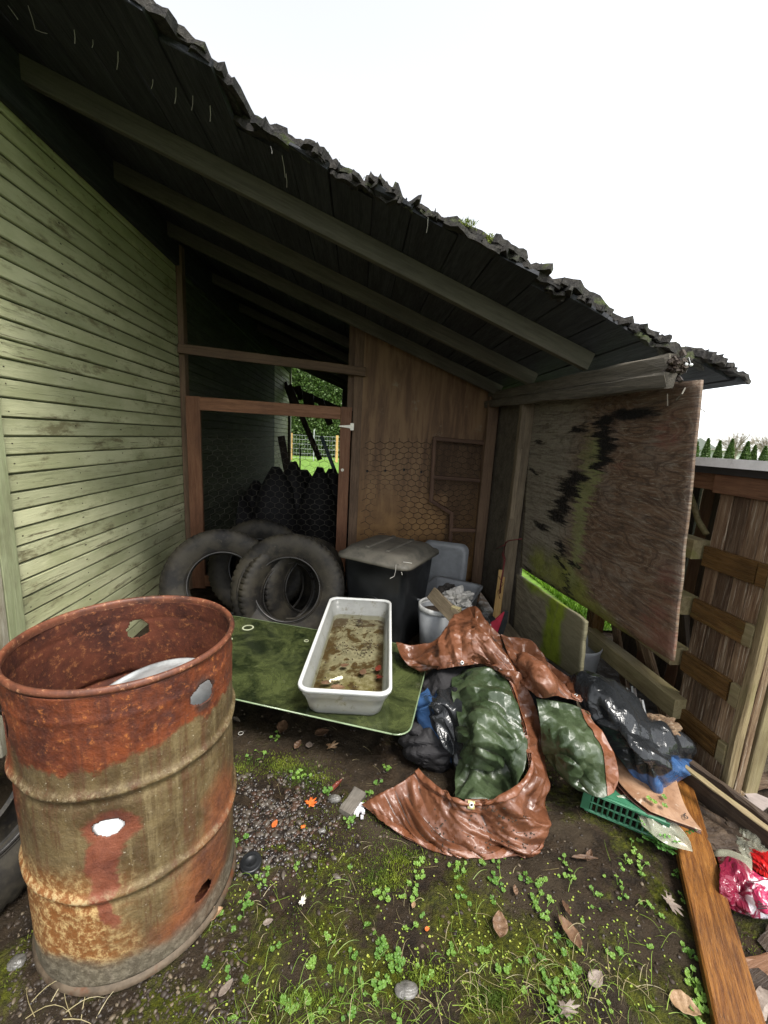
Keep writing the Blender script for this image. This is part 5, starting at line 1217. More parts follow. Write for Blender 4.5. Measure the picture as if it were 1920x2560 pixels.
V, Fk = lathe([(.0001, 0), (.019, 0)], 4); Mx = Vector(tuple(nn)).to_track_quat('Z', 'Y').to_matrix().to_4x4(); Mx.translation = Vector(tuple(c)) + Vector(tuple(nn)) * .0085
o = mesh_obj('grommet_patch', V, Fk, plain('yellow_patch', (.55, .50, .22), .4, dirt=(.2, .17, .08)), tarp, False, Mx @ Matrix.Rotation(math.radians(35), 4, 'Z')); solidify(o, .001)
grommet(c + nn * .004, nn, tarp)
sheet('green_lining', [
    [(1130, 1672, .30), (1180, 1668, .34), (1225, 1674, .36), (1262, 1692, .365)],
    [(1128, 1730, .31), (1180, 1738, .36), (1234, 1742, .37), (1285, 1745, .35)],
    [(1140, 1800, .28), (1190, 1805, .35), (1245, 1812, .33), (1306, 1805, .315)],
    [(1148, 1860, .19), (1195, 1868, .28), (1250, 1878, .22), (1319, 1860, .26)],
    [(1138, 1930, .09), (1190, 1930, .13), (1250, 1935, .12), (1316, 1925, .20)],
    [(1136, 1990, .10), (1180, 2000, .14), (1235, 1998, .14), (1288, 1970, .17)]], M_tgreen, tarp, 170, 140, .034, 5, 21, lift=-.006)
oD, BD_, ND_ = sheet('green_flap', [
    [(1340, 1745, .36), (1395, 1750, .375), (1440, 1762, .375), (1470, 1782, .37)],
    [(1352, 1820, .29), (1410, 1825, .34), (1470, 1830, .34), (1506, 1832, .33)],
    [(1360, 1885, .21), (1425, 1890, .28), (1490, 1895, .28), (1538, 1899, .27)],
    [(1400, 1935, .16), (1450, 1945, .20), (1500, 1950, .22), (1546, 1946, .22)],
    [(1450, 1972, .15), (1478, 1988, .17), (1508, 1994, .18), (1533, 1980, .18)]], M_tgreen, tarp, 120, 90, .014, 6, 33, wr=.6)
ribbon('hem', BD_, ND_, (slice(0, 120), slice(70, 90)), M_hem, tarp, .004)
oE, BE_, NE_ = sheet('brown_wing', [
    [(1250, 1590, .45), (1305, 1602, .44), (1345, 1630, .42), (1398, 1672, .40), (1430, 1695, .39)],
    [(1268, 1625, .43), (1310, 1640, .46), (1352, 1660, .43), (1400, 1695, .40), (1447, 1722, .385)],
    [(1280, 1660, .41), (1315, 1680, .42), (1355, 1702, .43), (1402, 1718, .40), (1458, 1747, .38)],
    [(1295, 1705, .37), (1330, 1730, .37), (1352, 1745, .375), (1402, 1748, .38), (1450, 1757, .37)]], M_tbrown, tarp, 140, 150, .040, 7, 45, lift=.004, wr=1.7)
ribbon('hem', BE_, NE_, (slice(36, 130), slice(130, 146)), M_hem, tarp, .005); grommet(BE_[95, 138], NE_[95, 138], tarp)
mb = MB()
for _ in range(170):
    uu, vv = random.choice([(ru(.64, .72), ru(.3, .8)), (random.gauss(.77, .03), random.gauss(.62, .16)), (random.gauss(.88, .025), random.gauss(.6, .2)), (random.gauss(.70, .02), random.gauss(.25, .08))])
    i_, j_ = int(min(.99, max(0, uu)) * 299), int(min(.97, max(.15, vv)) * 129); p = BB_[i_, j_] + NB_[i_, j_] * .002; r = ru(.001, .0045)
    a = [(r * math.cos(t) * ru(.6, 1.5), r * math.sin(t) * ru(.6, 1.5)) for t in (0, 1.2, 2.4, 3.7, 5)]
    mb.add([p + np.array([x_, y_, 0]) for x_, y_ in a] + [p + np.array([0, 0, .004])], [(i, (i + 1) % 5, 5) for i in range(5)])
mb.build('soil_litter', M_dark, tarp)['kind'] = 'stuff'
# under the tarp: dark support so that it lies on something
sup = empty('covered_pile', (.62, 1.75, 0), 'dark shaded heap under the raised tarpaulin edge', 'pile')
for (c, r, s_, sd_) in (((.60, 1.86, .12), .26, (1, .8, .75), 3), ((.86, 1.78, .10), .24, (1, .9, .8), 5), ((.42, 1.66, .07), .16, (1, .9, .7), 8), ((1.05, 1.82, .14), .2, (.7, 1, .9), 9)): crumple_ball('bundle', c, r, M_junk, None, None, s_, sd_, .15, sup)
va = empty('vinyl_liner', (.40, 1.62, .02), 'crumpled black and blue vinyl sheet left of the green tarp lining', 'vinyl sheet')
sheet('vinyl_fold', [[(1150, 1695, .30), (1110, 1700, .28), (1078, 1710, .23)], [(1155, 1750, .31), (1090, 1745, .33), (1038, 1748, .22)], [(1155, 1800, .28), (1092, 1790, .26), (1036, 1792, .16)], [(1160, 1860, .20), (1112, 1850, .18), (1072, 1850, .08)], [(1160, 1935, .08), (1132, 1915, .08), (1108, 1908, .03)]], M_vinyl2, va, 110, 100, .036, 5, 51, mats=1, wr=1.0)
for o_ in va.children:
    ul = o_.data.uv_layers[0].data
    for d in ul: d.uv = (d.uv[1], d.uv[0])
vb = empty('vinyl_pool_liner', (1.10, 1.65, .02), 'large folded glossy black vinyl sheet with blue end right of the green tarp flap', 'vinyl sheet')
sheet('vinyl_fold', [
    [(1425, 1692, .39), (1455, 1682, .43), (1499, 1688, .41), (1515, 1702, .33)],
    [(1448, 1748, .36), (1500, 1735, .43), (1542, 1732, .40), (1562, 1745, .32)],
    [(1478, 1805, .31), (1540, 1792, .40), (1590, 1792, .38), (1614, 1802, .29)],
    [(1528, 1872, .25), (1590, 1852, .36), (1642, 1838, .34), (1672, 1842, .25)],
    [(1575, 1932, .19), (1630, 1920, .28), (1682, 1896, .28), (1726, 1880, .20)],
    [(1612, 1985, .13), (1650, 1992, .14), (1692, 1955, .15), (1728, 1930, .12)]], M_vinyl, vb, 170, 130, .040, 4.2, 61, mats=1, wr=1.0)
# folded brown sheets
cs = empty('folded_vinyl_flooring', (1.2, 1.4, .1), 'stack of stiff brown sheets folded over under the black vinyl', 'flooring sheet')
for k in range(3):
    z = .175 - .014 * k; d = k * 6
    sheet('brown_sheet', [[(1500 - d, 1850 + d, z + .02), (1600, 1850, z + .02), (1685, 1930, z)], [(1530 - d, 1930 + d, z), (1620, 1950, z), (1702, 1990, z - .01)], [(1572 - d, 1985 + d, z - .01), (1650, 2010, z - .012), (1722, 2035, z - .02)], [(1625 - d, 2030 + d, z - .02), (1690, 2055 + d * .5, z - .025), (1754, 2078 + d * .6, z - .03)]], M_card if k == 0 else M_cardedge, cs, 40, 40, .004, 4, 70 + k, .003, wr=0)
q = ZP(1714, 2040, .168); text('painted_number', '6', Matrix.Translation(tuple(q)) @ Matrix.Rotation(math.radians(-30), 4, 'Z'), .035, M_ink, cs)
# clear plastic film under it
o, _, _ = sheet('plastic_film', [[(1540, 1990, .14), (1600, 1990, .14), (1660, 2030, .14)], [(1590, 2030, .12), (1650, 2060, .13), (1720, 2090, .12)], [(1605, 2065, .10), (1665, 2110, .09), (1735, 2130, .09)]], M_film, None, 60, 60, .012, 12, 81); tag(o, 'torn clear plastic film hanging over the green basket', 'plastic film')
# green basket
bs = empty('basket', (.92, 1.38, 0), 'green plastic basket with slotted side lying under the film and flooring', 'basket')
A = ZP(1460, 2040, .02); Bq = ZP(1650, 2120, .02); dv_ = (Bq - A); Lb = np.linalg.norm(dv_); dv_ /= Lb; upv = np.array([0, 0, 1.0]); back = np.cross(upv, dv_)
def bp(u, w_, h): return A + dv_ * u + back * (w_ + .03 * (1 - h / .11)) + upv * h
nb_ = 13
plank('basket_rim', bp(-.01, 0, .115), bp(Lb, 0, .115), .012, .012, (0, 0, 1), M_basket, bs)
plank('basket_rim', bp(0, 0, .012), bp(Lb, 0, .012), .012, .010, (0, 0, 1), M_basket, bs)
plank('basket_band', bp(0, -.001, .065), bp(Lb, -.001, .065), .007, .006, (0, 0, 1), M_basket, bs)
for k in range(nb_ + 1):
    u = Lb * k / nb_; plank('basket_slat', bp(u, 0, .012), bp(u, 0, .115), .006 if 0 < k < nb_ else .03, .006, tuple(dv_), M_basket, bs, seg=1)
poly_slab('basket_floor', [bp(0, .005, .118), bp(Lb, .005, .118), bp(Lb, .26, .10), bp(0, .26, .10)], .004, (0, 0, 1), M_basket, bs)
# bundle of thin slats behind the black vinyl
bd = empty('slat_bundle', (1.33, 2.0, 0), 'bundle of thin white edged strips standing behind the black vinyl sheet', 'bundle')
M_strip = wood('white_brown_strip', (.14, .07, .05), (.60, .58, .55), (.05, .02, .015), gx=1, gy=60, rough=.4)
for k in range(11):
    px = 1540 + k * 6.6; a = YP(px + 14, 1800 + k * 2, 1.93 - k * .01); b = YP(px, 1716 + (k % 3) * 4 + (30 if k > 7 else 0), 1.99 - k * .01)
    plank('strip', a, b, .012, .006, (1, 0, 0), M_strip if k % 2 else M_white, bd, seg=2)
crumple_ball('wood_pulp', ZP(1655, 1815, .30), .06, M_coopv, 'lumpy brownish clump of wet board behind the black vinyl', 'clump', (1.3, 1, .6), 12, .3)
# ================================================================== BOARDS AND DEBRIS ON THE GROUND
def gp(px, py, dz=0.):
    p = ZP(px, py, 0); 
    for _ in range(3): p = ZP(px, py, gz(p[0], p[1]) + dz)
    return p
a = ZP(1690, 1955, .045); b = ZP(1868, 2640, .030)
tag(plank('ground_board', a, b, .118, .035, (1, 0, 0), M_orange, seg=10, jit=.0015, ch=.005), 'long wet orange brown board lying on the ground towards the camera at the right', 'board')
t = tag(plank('leaning_plank', ZP(1700, 1920, .10), ZP(2000, 2150, .07), .14, .030, (0, 0, 1), M_dark, seg=8, jit=.004, ch=.006), 'dark rotten plank on edge running right from the foot of the boards', 'plank')
tag(plank('board_top', ZP(1690, 1900, .17), ZP(1990, 2125, .145), .008, .028, (0, 0, 1), M_coopp, seg=8, jit=.002), 'pale splintered strip along the top of the dark rotten plank', 'strip')
tag(plank('ground_board', ZP(1665, 1880, .05), ZP(1745, 2120, .03), .10, .03, (1, 0, 0), M_dark, seg=6, jit=.004), 'dark wet board under the folded brown flooring', 'board')
labs = ['pale split board at the right edge beside the shed foot', 'yellowish split board below the pale one at the right edge', 'brown splinter of board lying at the foot of the corner post', 'thin pale lath beside the corner post foot', 'dark short stick leaning at the corner post foot']
for i, (p, q, w, t_, m_) in enumerate([((1845, 1905), (2010, 1850), .16, .02, M_pale), ((1840, 1935), (2010, 1925), .07, .025, M_pale), ((1855, 1960), (2000, 1940), .05, .03, M_coopv), ((1838, 1958), (1862, 1990), .02, .01, M_pale), ((1865, 1900), (1890, 1935), .02, .02, M_dark)]):
    tag(plank('broken_board', ZP(*p, .03 + .012 * i), ZP(*q, .04 + .012 * i), w, t_, (0, 1, 0), m_, seg=7, jit=.006, ragged=.03), labs[i], 'board')
def debris_sheet(name, px, z, mat, label, cat_, th=.006, nn=(0, 0, 1)):
    pts = [gp(x_, y_, z) for x_, y_ in px]; return tag(poly_slab(name, pts, th, nn, mat), label, cat_)
debris_sheet('grey_board', [(1825, 1985), (1840, 1965), (1935, 2005), (1900, 2035)], .07, M_greycard, 'flat pinkish grey board with a nail hole by the dark plank', 'board')
debris_sheet('grey_board', [(1868, 2062), (1950, 2100), (1918, 2098), (1880, 2088)], .03, M_greycard, 'small grey board scrap under the dark plank', 'board')
tag(plank('broken_board', gp(1775, 2030, .03), gp(1800, 2130, .02), .13, .02, (1, 0, 0), M_dark, seg=6, jit=.006, ragged=.02), 'dark torn brown wood piece between the orange board and the dark plank', 'board')
tag(plank('broken_board', gp(1840, 2050, .03), gp(1905, 2150, .02), .10, .02, (1, 0, 0), M_dark, seg=6, jit=.006, ragged=.02), 'muddy board under the dark plank above the pink bag', 'board')
tag(crumple_ball('bark_clump', gp(1778, 2085, .03), .075, M_dark, None, None, (1, 1.2, .35), 33, .3), 'crumpled dark brown bark clump right of the orange board', 'bark')
def bagmat():
    m = NM('pink_white_film'); v = m.coord(rand=False); uv = m.N('ShaderNodeTexCoord').outputs['UV']; s = m.sep(m.warp(uv, 6, .10)); n = m.noise(uv, 6, 5, .6, 1)
    col = m.mix(m.ramp(s[1], .42, .60), (.17, .012, .032), (.38, .030, .085)); col = m.mix(m.math('MULTIPLY', m.ramp(n, .45, .55), m.math('MULTIPLY', m.ramp(s[1], .40, .55), m.ramp(s[1], 1, .8))), col, (.80, .74, .76))
    return m.set(col, .18, nrm=m.bump(m.voro(m.warp(uv, 5, .2), 9), .8, .01), spec=.6)
pb = empty('pink_bag', ZP(1850, 2200, .0), 'shiny pink and white plastic bag lying in the dirt at the right edge', 'bag')
sheet('bag_film', [[(1800, 2262, .02), (1850, 2282, .02), (1900, 2298, .02), (1990, 2320, .02)], [(1798, 2215, .07), (1850, 2235, .08), (1905, 2262, .08), (1990, 2290, .08)], [(1800, 2170, .07), (1850, 2185, .09), (1900, 2220, .09), (1990, 2250, .08)], [(1790, 2138, .03), (1850, 2150, .05), (1900, 2185, .05), (1980, 2215, .04)]], bagmat(), pb, 70, 90, .014, 9, 91, mats=1)
for o_ in pb.children:
    for d in o_.data.uv_layers[0].data: pass
mb = MB()
for k in range(7):
    q = ZP(1903 + (k % 2) * 1.5, 2238 + k * 5.5, .098); mb.box((q[0] - .012, q[1] - .0015, q[2]), (q[0] + .02 * (.5 + rnd()), q[1] + .0012, q[2] + .0012))
mb.build('printed_lines', M_ink, pb)
cf = tag(sheet('film_scrap', [[(1785, 2125, .03), (1830, 2128, .05), (1880, 2150, .05)], [(1790, 2145, .03), (1830, 2155, .06), (1880, 2185, .06)]], M_film, None, 30, 40, .012, 12, 93)[0], 'clear crinkled film scrap above the pink bag', 'plastic film')
tag(crumple_ball('red_scrap', gp(1925, 2170, .03), .05, plain('red_film', (.45, .012, .012), .25), None, None, (1, 1.2, .5), 14, .3), 'bright red plastic scrap at the right edge above the pink bag', 'scrap')
tag(crumple_ball('film_wad', gp(1885, 2120, .02), .06, M_film, None, None, (1.4, 1, .5), 15, .6), 'wad of dirty clear film at the right edge above the red scrap', 'plastic film')
for i, (px, py, w, L, m_) in enumerate([(1905, 2430, .04, .12, M_coopr), (1890, 2475, .05, .10, M_dark), (1930, 2350, .04, .1, M_dark), (1895, 2510, .03, .09, M_greyleaf)]):
    q = gp(px, py, .012); tag(plank('wood_chip', q + (-L / 2, -.01 * i, 0), q + (L / 2, .02, .008), w, .01, (0, 1, 0), m_, seg=4, jit=.004, ragged=.012), ['reddish wood chip at the lower right edge', 'dark wood chip below the reddish one at the lower right edge', 'dark wood chip below the pink bag', 'grey wood chip in the lower right corner'][i], 'wood chip')
# stone, grey wood, ash
tag(crumple_ball('stone', gp(836, 1997, .008), .022, M_stone, None, None, (1.2, .8, .6), 3, .1), 'rounded grey stone right of the orange maple leaf', 'stone')
tag(crumple_ball('stone', gp(805, 2077, .004), .012, M_stone, None, None, (1.2, .8, .6), 5, .1), 'small grey pebble right of the small orange leaf scrap', 'stone')
tag(crumple_ball('stone', gp(1016, 2475, .004), .024, M_stone, None, None, (1.3, .8, .4), 6, .1), 'flat dark stone in the moss at the bottom centre', 'stone')
tag(crumple_ball('stone', gp(42, 2405, .005), .018, M_stone, None, None, (1.2, 1, .6), 7, .1), 'grey stone at the left edge beside the drum foot', 'stone')
tag(plank('driftwood', gp(862, 2035, .014), gp(900, 1980, .016), .055, .025, (1, 0, 0), wood('grey_driftwood', (.10, .09, .075), (.17, .15, .125), rough=.6), seg=6, jit=.003), 'grey weathered wood chunk beside the tarp corner', 'wood chunk')
mb = MB()
for _ in range(70):
    q = gp(893 + random.gauss(0, 14), 2020 + random.gauss(0, 9), .016); r = ru(.002, .007); mb.box(q - r, q + r * np.array([1, 1, .6]))
tag(mb.build('ash_bits', plain('white_ash', (.55, .53, .55), .8)), 'pale ash crumbs at the left corner of the brown tarp', 'ash', kind='stuff')
# black cap
q = gp(627, 2156, .012); V, Fk = lathe([(.0001, .002), (.012, .002), (.016, .006), (.022, .007), (.030, .002), (.034, .006), (.036, .0), (.036, -.012)], 60)
tag(mesh_obj('bottle_stopper', V, Fk, M_can, None, True, Matrix.Translation(tuple(q))), 'round black plastic cap lying in the mud right of the drum', 'cap')
q = gp(602, 1833, .006); V, Fk = lathe([(.010, 0), (.0115, .0015), (.013, 0), (.0115, -.0015), (.010, 0)], 30); tag(mesh_obj('plastic_ring', V, Fk, M_cloth, None, True, Matrix.Translation(tuple(q))), 'thin white ring lying in the dark dirt below the glass', 'ring')
# individual leaves
LV = [((774, 2010), .075, .070, M_orleaf, 'bright orange maple leaf on the gravel', .9, 'maple', .3), ((687, 2059), .032, .018, M_orleaf, 'small smooth orange leaf on the gravel left of the maple leaf', 1.2, 'oval', .1), ((755, 2068), .030, .02, M_orleaf, 'torn orange leaf scrap below the maple leaf', .2, 'maple', .4),
      ((1249, 2312), .065, .045, M_brownleaf, 'veined brown leaf standing curled right of the bottom centre', 1.3, 'oval', .6), ((535, 2287), .055, .032, M_tanleaf, 'tan curled leaf against the right foot of the drum', .5, 'oval', .6), ((565, 2469), .050, .022, M_greyleaf, 'flat tan bark scrap at the bottom left', 1.1, 'oval', .1),
      ((1669, 2250), .095, .08, M_greyleaf, 'grey dry maple leaf left of the orange board', -1.2, 'maple', .5), ((1422, 2330), .095, .042, M_brownleaf, 'long wet brown leaf on the bare mud right of centre', 1.8, 'oval', .35), ((1415, 2270), .05, .02, M_brownleaf, 'narrow dark leaf just above the long wet brown leaf', 1.5, 'oval', .3),
      ((1473, 2140), .05, .02, M_brownleaf, 'small brown leaf below the green basket', .8, 'oval', .5), ((1455, 2137), .085, .012, M_brownleaf, 'thin curled brown strip of leaf in front of the tarp flap', -.2, 'oval', .3) if False else ((1462, 2146), .09, .014, M_brownleaf, 'thin curled dry leaf strip in front of the dark gap', -.25, 'oval', .25),
      ((1490, 2446), .05, .035, M_greyleaf, 'small dark leaf in the mud near the lower right', .4, 'oval', .2), ((1410, 2525), .09, .05, M_greyleaf, 'dark crumpled leaf at the bottom right of centre', .1, 'maple', .4), ((1712, 2515), .07, .045, M_tanleaf, 'rust coloured torn leaf left of the orange board bottom', -.7, 'oval', .5),
      ((842, 1965), .075, .022, M_redleaf, 'dark red narrow leaf above the grey stone', .9, 'oval', .3), ((706, 1818), .085, .055, M_brownleaf, 'big brown leaf standing under the glass edge at the left', 1.5, 'oval', .5), ((805, 1832), .075, .055, M_brownleaf, 'broad brown leaf under the glass edge in the middle', .4, 'oval', .3), ((824, 1868), .085, .06, M_tanleaf, 'crumpled brown leaf below the tub end of the glass', .3, 'maple', .8),
      ((745, 1862), .05, .03, M_brownleaf, 'small brown leaf between the two big ones under the glass', 1.1, 'oval', .5), ((773, 1862), .042, .032, M_greyleaf, 'oval grey brown leaf below the glass edge', 1.5, 'oval', .2), ((590, 1800), .055, .025, M_greyleaf, 'grey leaf under the glass beside the drum', -.5, 'oval', .4),
      ((755, 2257), .050, .032, M_bone, 'white torn scrap shaped like a leaf on the mud', 1.3, 'maple', .3), ((670, 2305), .03, .016, M_greyleaf, 'small pale brown leaf bit left of the white scrap', .3, 'oval', .3), ((1034, 2263), .022, .012, M_tanleaf, 'tiny pale leaf above the clover cluster at centre', 1.2, 'oval', .4), ((1288, 2225), .03, .015, M_brownleaf, 'small reddish brown leaf right of the tarp hem', 1.4, 'oval', .4), ((1068, 2322), .014, .01, M_orleaf, 'tiny orange leaf bit at the bottom centre', 0, 'oval', .2)]
for (pp, L, Wd, mt, lb, rz, sh, cu_) in LV: leaf('fallen_leaf', gp(*pp, .012 + cu_ * .012), L, Wd, mt, lb, 'leaf', rz, sh, cu_, (ru(-.25, .25), ru(-.25, .25)))

# ---- gravel and crumbs (stuff)
def pebbles(name, pts, r0, r1, mats, flat=.6):
    bm = bmesh.new(); bmesh.ops.create_icosphere(bm, subdivisions=2, radius=1); BV = np.array([v.co[:] for v in bm.verts]); BF = np.array([[v.index for v in f.verts] for f in bm.faces]); bm.free()
    groups = [[] for _ in mats]
    for p in pts: groups[np.random.randint(len(mats))].append(p)
    for gi, g_ in enumerate(groups):
        n = len(g_); 
        if not n: continue
        g_ = np.array(g_); V = np.repeat(BV[None], n, 0)
        V = V * (1 + .18 * np.sin(V @ np.random.randn(3, 3) * 2.1 + np.random.rand(n, 1, 1) * 6)).clip(.6, 1.5)
        s = (r0 + (r1 - r0) * np.random.rand(n) ** 2.2)[:, None, None]; sc = np.stack([.8 + .6 * np.random.rand(n), .6 + .4 * np.random.rand(n), np.full(n, flat)], -1)[:, None]
        a = np.random.rand(n) * 6.28; V = V * s * sc; x = V[..., 0] * np.cos(a)[:, None] - V[..., 1] * np.sin(a)[:, None]; y = V[..., 0] * np.sin(a)[:, None] + V[..., 1] * np.cos(a)[:, None]
        V = np.stack([x, y, V[..., 2]], -1) + g_[:, None]; Fk = BF[None] + (np.arange(n) * len(BV))[:, None, None]
        tag(mesh_obj(name, V.reshape(-1, 3), Fk.reshape(-1, 3), mats[gi], None, True), kind='stuff')
pm = [plain('dark_pebble', (.015, .011, .009), .33, var=.4), plain('brown_pebble', (.045, .025, .016), .36, var=.4), plain('dark_pebble', (.021, .016, .013), .3, var=.4), plain('grey_pebble', (.070, .058, .046), .38, var=.3)]
pts = []
while len(pts) < 2600:
    px, py = random.gauss(655, 85), random.gauss(2060, 62)
    if px < 560 or px > 900 or py < 1930 or vnoise(px / 28, py / 18, 3) < .3: continue
    p = gp(px, py, 0); pts.append((p[0], p[1], p[2] + ru(-.001, .004)))
pebbles('gravel', pts, .0035, .0125, pm)
pts = []
for _ in range(6500):
    x_, y_ = ru(-1.3, 1.9), ru(.45, 2.6) ** 1.0
    pts.append((x_, y_, gz(x_, y_) + ru(-.001, .002)))
for _ in range(1500):
    p = gp(ru(20, 620), ru(2280, 2560)); pts.append((p[0], p[1], p[2]))
clod = [plain('soil_clod', (.028, .018, .010), .7, var=.4), plain('dark_clod', (.022, .015, .010), .5, var=.4), plain('tan_crumb', (.09, .068, .042), .6, var=.4)]
pebbles('soil_crumbs', pts, .0012, .0075, [clod[0], clod[1], clod[0], clod[1], clod[0], clod[2]], .7)

# ---- moss (short tufts where the material is mossy: use same kind of noise)
P = []
for _ in range(60000):
    x_, y_ = ru(-.9, 1.3), ru(.4, 1.75)
    n_ = float(fbm(x_ * 2.6, y_ * 2.6, 4, 31)); wgt = .60 - .10 * max(0, (1.2 - y_))
    if n_ > wgt: P.append((x_, y_, gz(x_, y_) - .001))
blades('moss', P, .0065, .0011, M_moss, 1.0)
P = []
for _ in range(9000):
    c_ = random.choice([(740, 1930), (780, 1950), (700, 1915), (1000, 2150), (960, 2200), (590, 1920), (1060, 2440), (760, 2500), (1240, 2500)]); q = gp(random.gauss(c_[0], 32), random.gauss(c_[1], 16)); P.append(tuple(q))
blades('moss', P, .0075, .0012, M_moss, 1.0)

# ---- grass strands and clover seedlings
def strand(mb_, p, L, az, up_, r):
    pts = []; d = np.array([math.cos(az), math.sin(az), 0]); n = 6
    for i in range(n):
        s = i / (n - 1); pts.append(p + d * L * s * (1 - .3 * up_) + np.array([-d[1], d[0], 0]) * L * .12 * math.sin(s * 2.5) + np.array([0, 0, 1.]) * L * up_ * math.sin(s * math.pi * .8))
    mb_.tube(pts, r, 3, lambda s: 1 - .75 * s)
mg = MB(); ms = MB()
for _ in range(620):
    t = rnd()
    if t < .7: px, py = random.choice([(1150, 2420), (1250, 2480), (1330, 2440), (900, 2500), (780, 2530), (1420, 2420), (1560, 2500), (1080, 2540), (700, 2560), (1480, 2560), (650, 2540)]); px += random.gauss(0, 75); py += random.gauss(0, 55)
    else: px, py = ru(500, 1700), ru(2150, 2600)
    q = gp(px, py); strand(mg if rnd() < .75 else ms, q, ru(.02, .085), ru(0, 6.28), ru(.1, .55), ru(.0006, .0013))
for _ in range(120):
    q = gp(ru(560, 1700), ru(1780, 2560)); strand(ms, q, ru(.03, .09), ru(0, 6.28), ru(.0, .12), ru(.0005, .0010))
tag(mg.build('grass_strands', M_grass), kind='stuff')
for _ in range(10):
    q = gp(ru(60, 260), ru(2480, 2560)); strand(ms, q, ru(.08, .14), ru(-.5, 2.6), ru(.05, .3), .0012)
tag(ms.build('dry_strands', M_straw), kind='stuff')
def clover_leaf(mb_, c, r, nrm, az):
    n = 22; a = np.cross(nrm, (math.cos(az), math.sin(az), .1)); a /= np.linalg.norm(a); b = np.cross(nrm, a); V = [c - nrm * r * .12]
    for i in range(n):
        t = 2 * math.pi * i / n; rr = r * (.80 + .20 * abs(math.cos(2.5 * t))) * (.35 if i == 0 else 1); V.append(c + (a * math.cos(t) + b * math.sin(t)) * rr + nrm * r * .16 * math.cos(5 * t))
    mb_.add(V, [(0, 1 + i, 1 + (i + 1) % n) for i in range(n)])
def rosette(mb_, q, n, R, up_):
    for k in range(n):
        az = ru(0, 6.28); L = R * ru(.5, 1.2); tip = q + np.array([math.cos(az) * L, math.sin(az) * L, up_ * ru(.5, 1.3)])
        mid = (q + tip) / 2 + np.array([0, 0, up_ * .25]); mb_.tube([q, mid, tip], .0007, 3)
        nr = np.array([random.gauss(0, .25), random.gauss(0, .25) - .15, 1.]); nr /= np.linalg.norm(nr); clover_leaf(mb_, tip, ru(.0055, .0098), nr, ru(0, 6.28))
mc = MB()
CL = [(1045, 2150, 5), (1050, 2190, 6), (1030, 2215, 4), (940, 2230, 4), (965, 2245, 5), (1005, 2245, 3), (1025, 2240, 3), (1130, 2160, 2), (1150, 2190, 5), (1150, 2230, 4), (1155, 2175, 2), (1215, 2160, 4), (1240, 2165, 3), (1235, 2200, 5), (1250, 2225, 3), (1315, 2200, 3), (1350, 2215, 5), (1345, 2245, 3), (905, 2325, 2), (1040, 2295, 2), (1030, 2330, 3), (870, 2395, 3), (945, 2345, 2),
      (960, 2400, 8), (980, 2420, 8), (1000, 2400, 5), (950, 2455, 5), (900, 2480, 3), (930, 2495, 3), (880, 2440, 2), (760, 2505, 4), (815, 2520, 3), (625, 2250, 3), (620, 2260, 4), (610, 2290, 2), (540, 2290, 2), (530, 2400, 3), (690, 2360, 2), (1310, 2190, 2), (1350, 2205, 3), (1600, 2100, 3), (1575, 2110, 2), (1560, 2165, 3), (1590, 2135, 2), (1600, 2170, 3), (1603, 2190, 3), (1410, 2155, 2), (1425, 2175, 3), (1424, 2205, 3), (1545, 2205, 3), (1557, 2245, 3), (1610, 2265, 2), (1640, 2285, 2), (1695, 2195, 3), (1708, 2260, 2), (1400, 2340, 2), (1430, 2375, 3), (1400, 2375, 2),
      (1400, 2480, 5), (1430, 2450, 5), (1385, 2470, 4), (1440, 2470, 5), (1370, 2490, 4), (1410, 2520, 4), (1385, 2540, 5), (1430, 2550, 4), (1725, 2390, 5), (1728, 2440, 6), (1735, 2470, 4), (1755, 2520, 6), (1750, 2550, 6), (1735, 2545, 4), (700, 2535, 4), (860, 2540, 4), (790, 2560, 4), (1210, 2370, 3), (1260, 2420, 4), (1300, 2410, 3), (1165, 2260, 2), (1330, 2270, 4), (1355, 2290, 4), (1370, 2260, 2),
      (700, 1840, 3), (680, 1855, 3), (745, 1940, 4), (765, 1945, 3), (810, 1975, 5), (815, 1990, 4), (730, 1942, 3), (645, 1880, 2), (628, 1895, 2), (660, 1890, 2), (965, 1920, 4), (975, 1935, 3), (940, 1960, 3), (920, 1985, 4), (910, 2000, 3), (880, 2050, 4), (870, 2065, 3), (1035, 1905, 3), (600, 2105, 3), (592, 2120, 2), (905, 2020, 2), (820, 2370, 2), (1480, 2240, 2), (1490, 2270, 2)]
for (px, py, n) in CL:
    q = gp(px + random.gauss(0, 4), py + random.gauss(0, 4)); rosette(mc, q, n, .018, .014)
for _ in range(45):
    q = gp(ru(560, 1750), ru(2120, 2560)); rosette(mc, q, random.choice([1, 2, 2, 3]), .010, .006)
for (px, py) in ((1623, 1995), (1636, 2003), (1661, 1991), (1662, 2013)):
    q = ZP(px, py, .185); clover_leaf(mc, q, .010, np.array([0, -.2, 1.]), ru(0, 6))
o = mc.build('clover_seedlings', M_clover); tag(o, kind='stuff')
md = MB()
for _ in range(750):
    px, py = random.choice([(1330, 2300), (1000, 2420), (1180, 2420), (700, 2480), (880, 2230), (1500, 2350), (1150, 2330), (600, 2200), (680, 2130), (1450, 2480)]); q = gp(px + random.gauss(0, 110), py + random.gauss(0, 70), .004); clover_leaf(md, q, ru(.0015, .0034), np.array([random.gauss(0, .3), random.gauss(0, .3), 1.]), ru(0, 6))
tag(md.build('tiny_seedlings', leafmat('young_leaf', (.28, .40, .05), (.42, .46, .08))), kind='stuff')
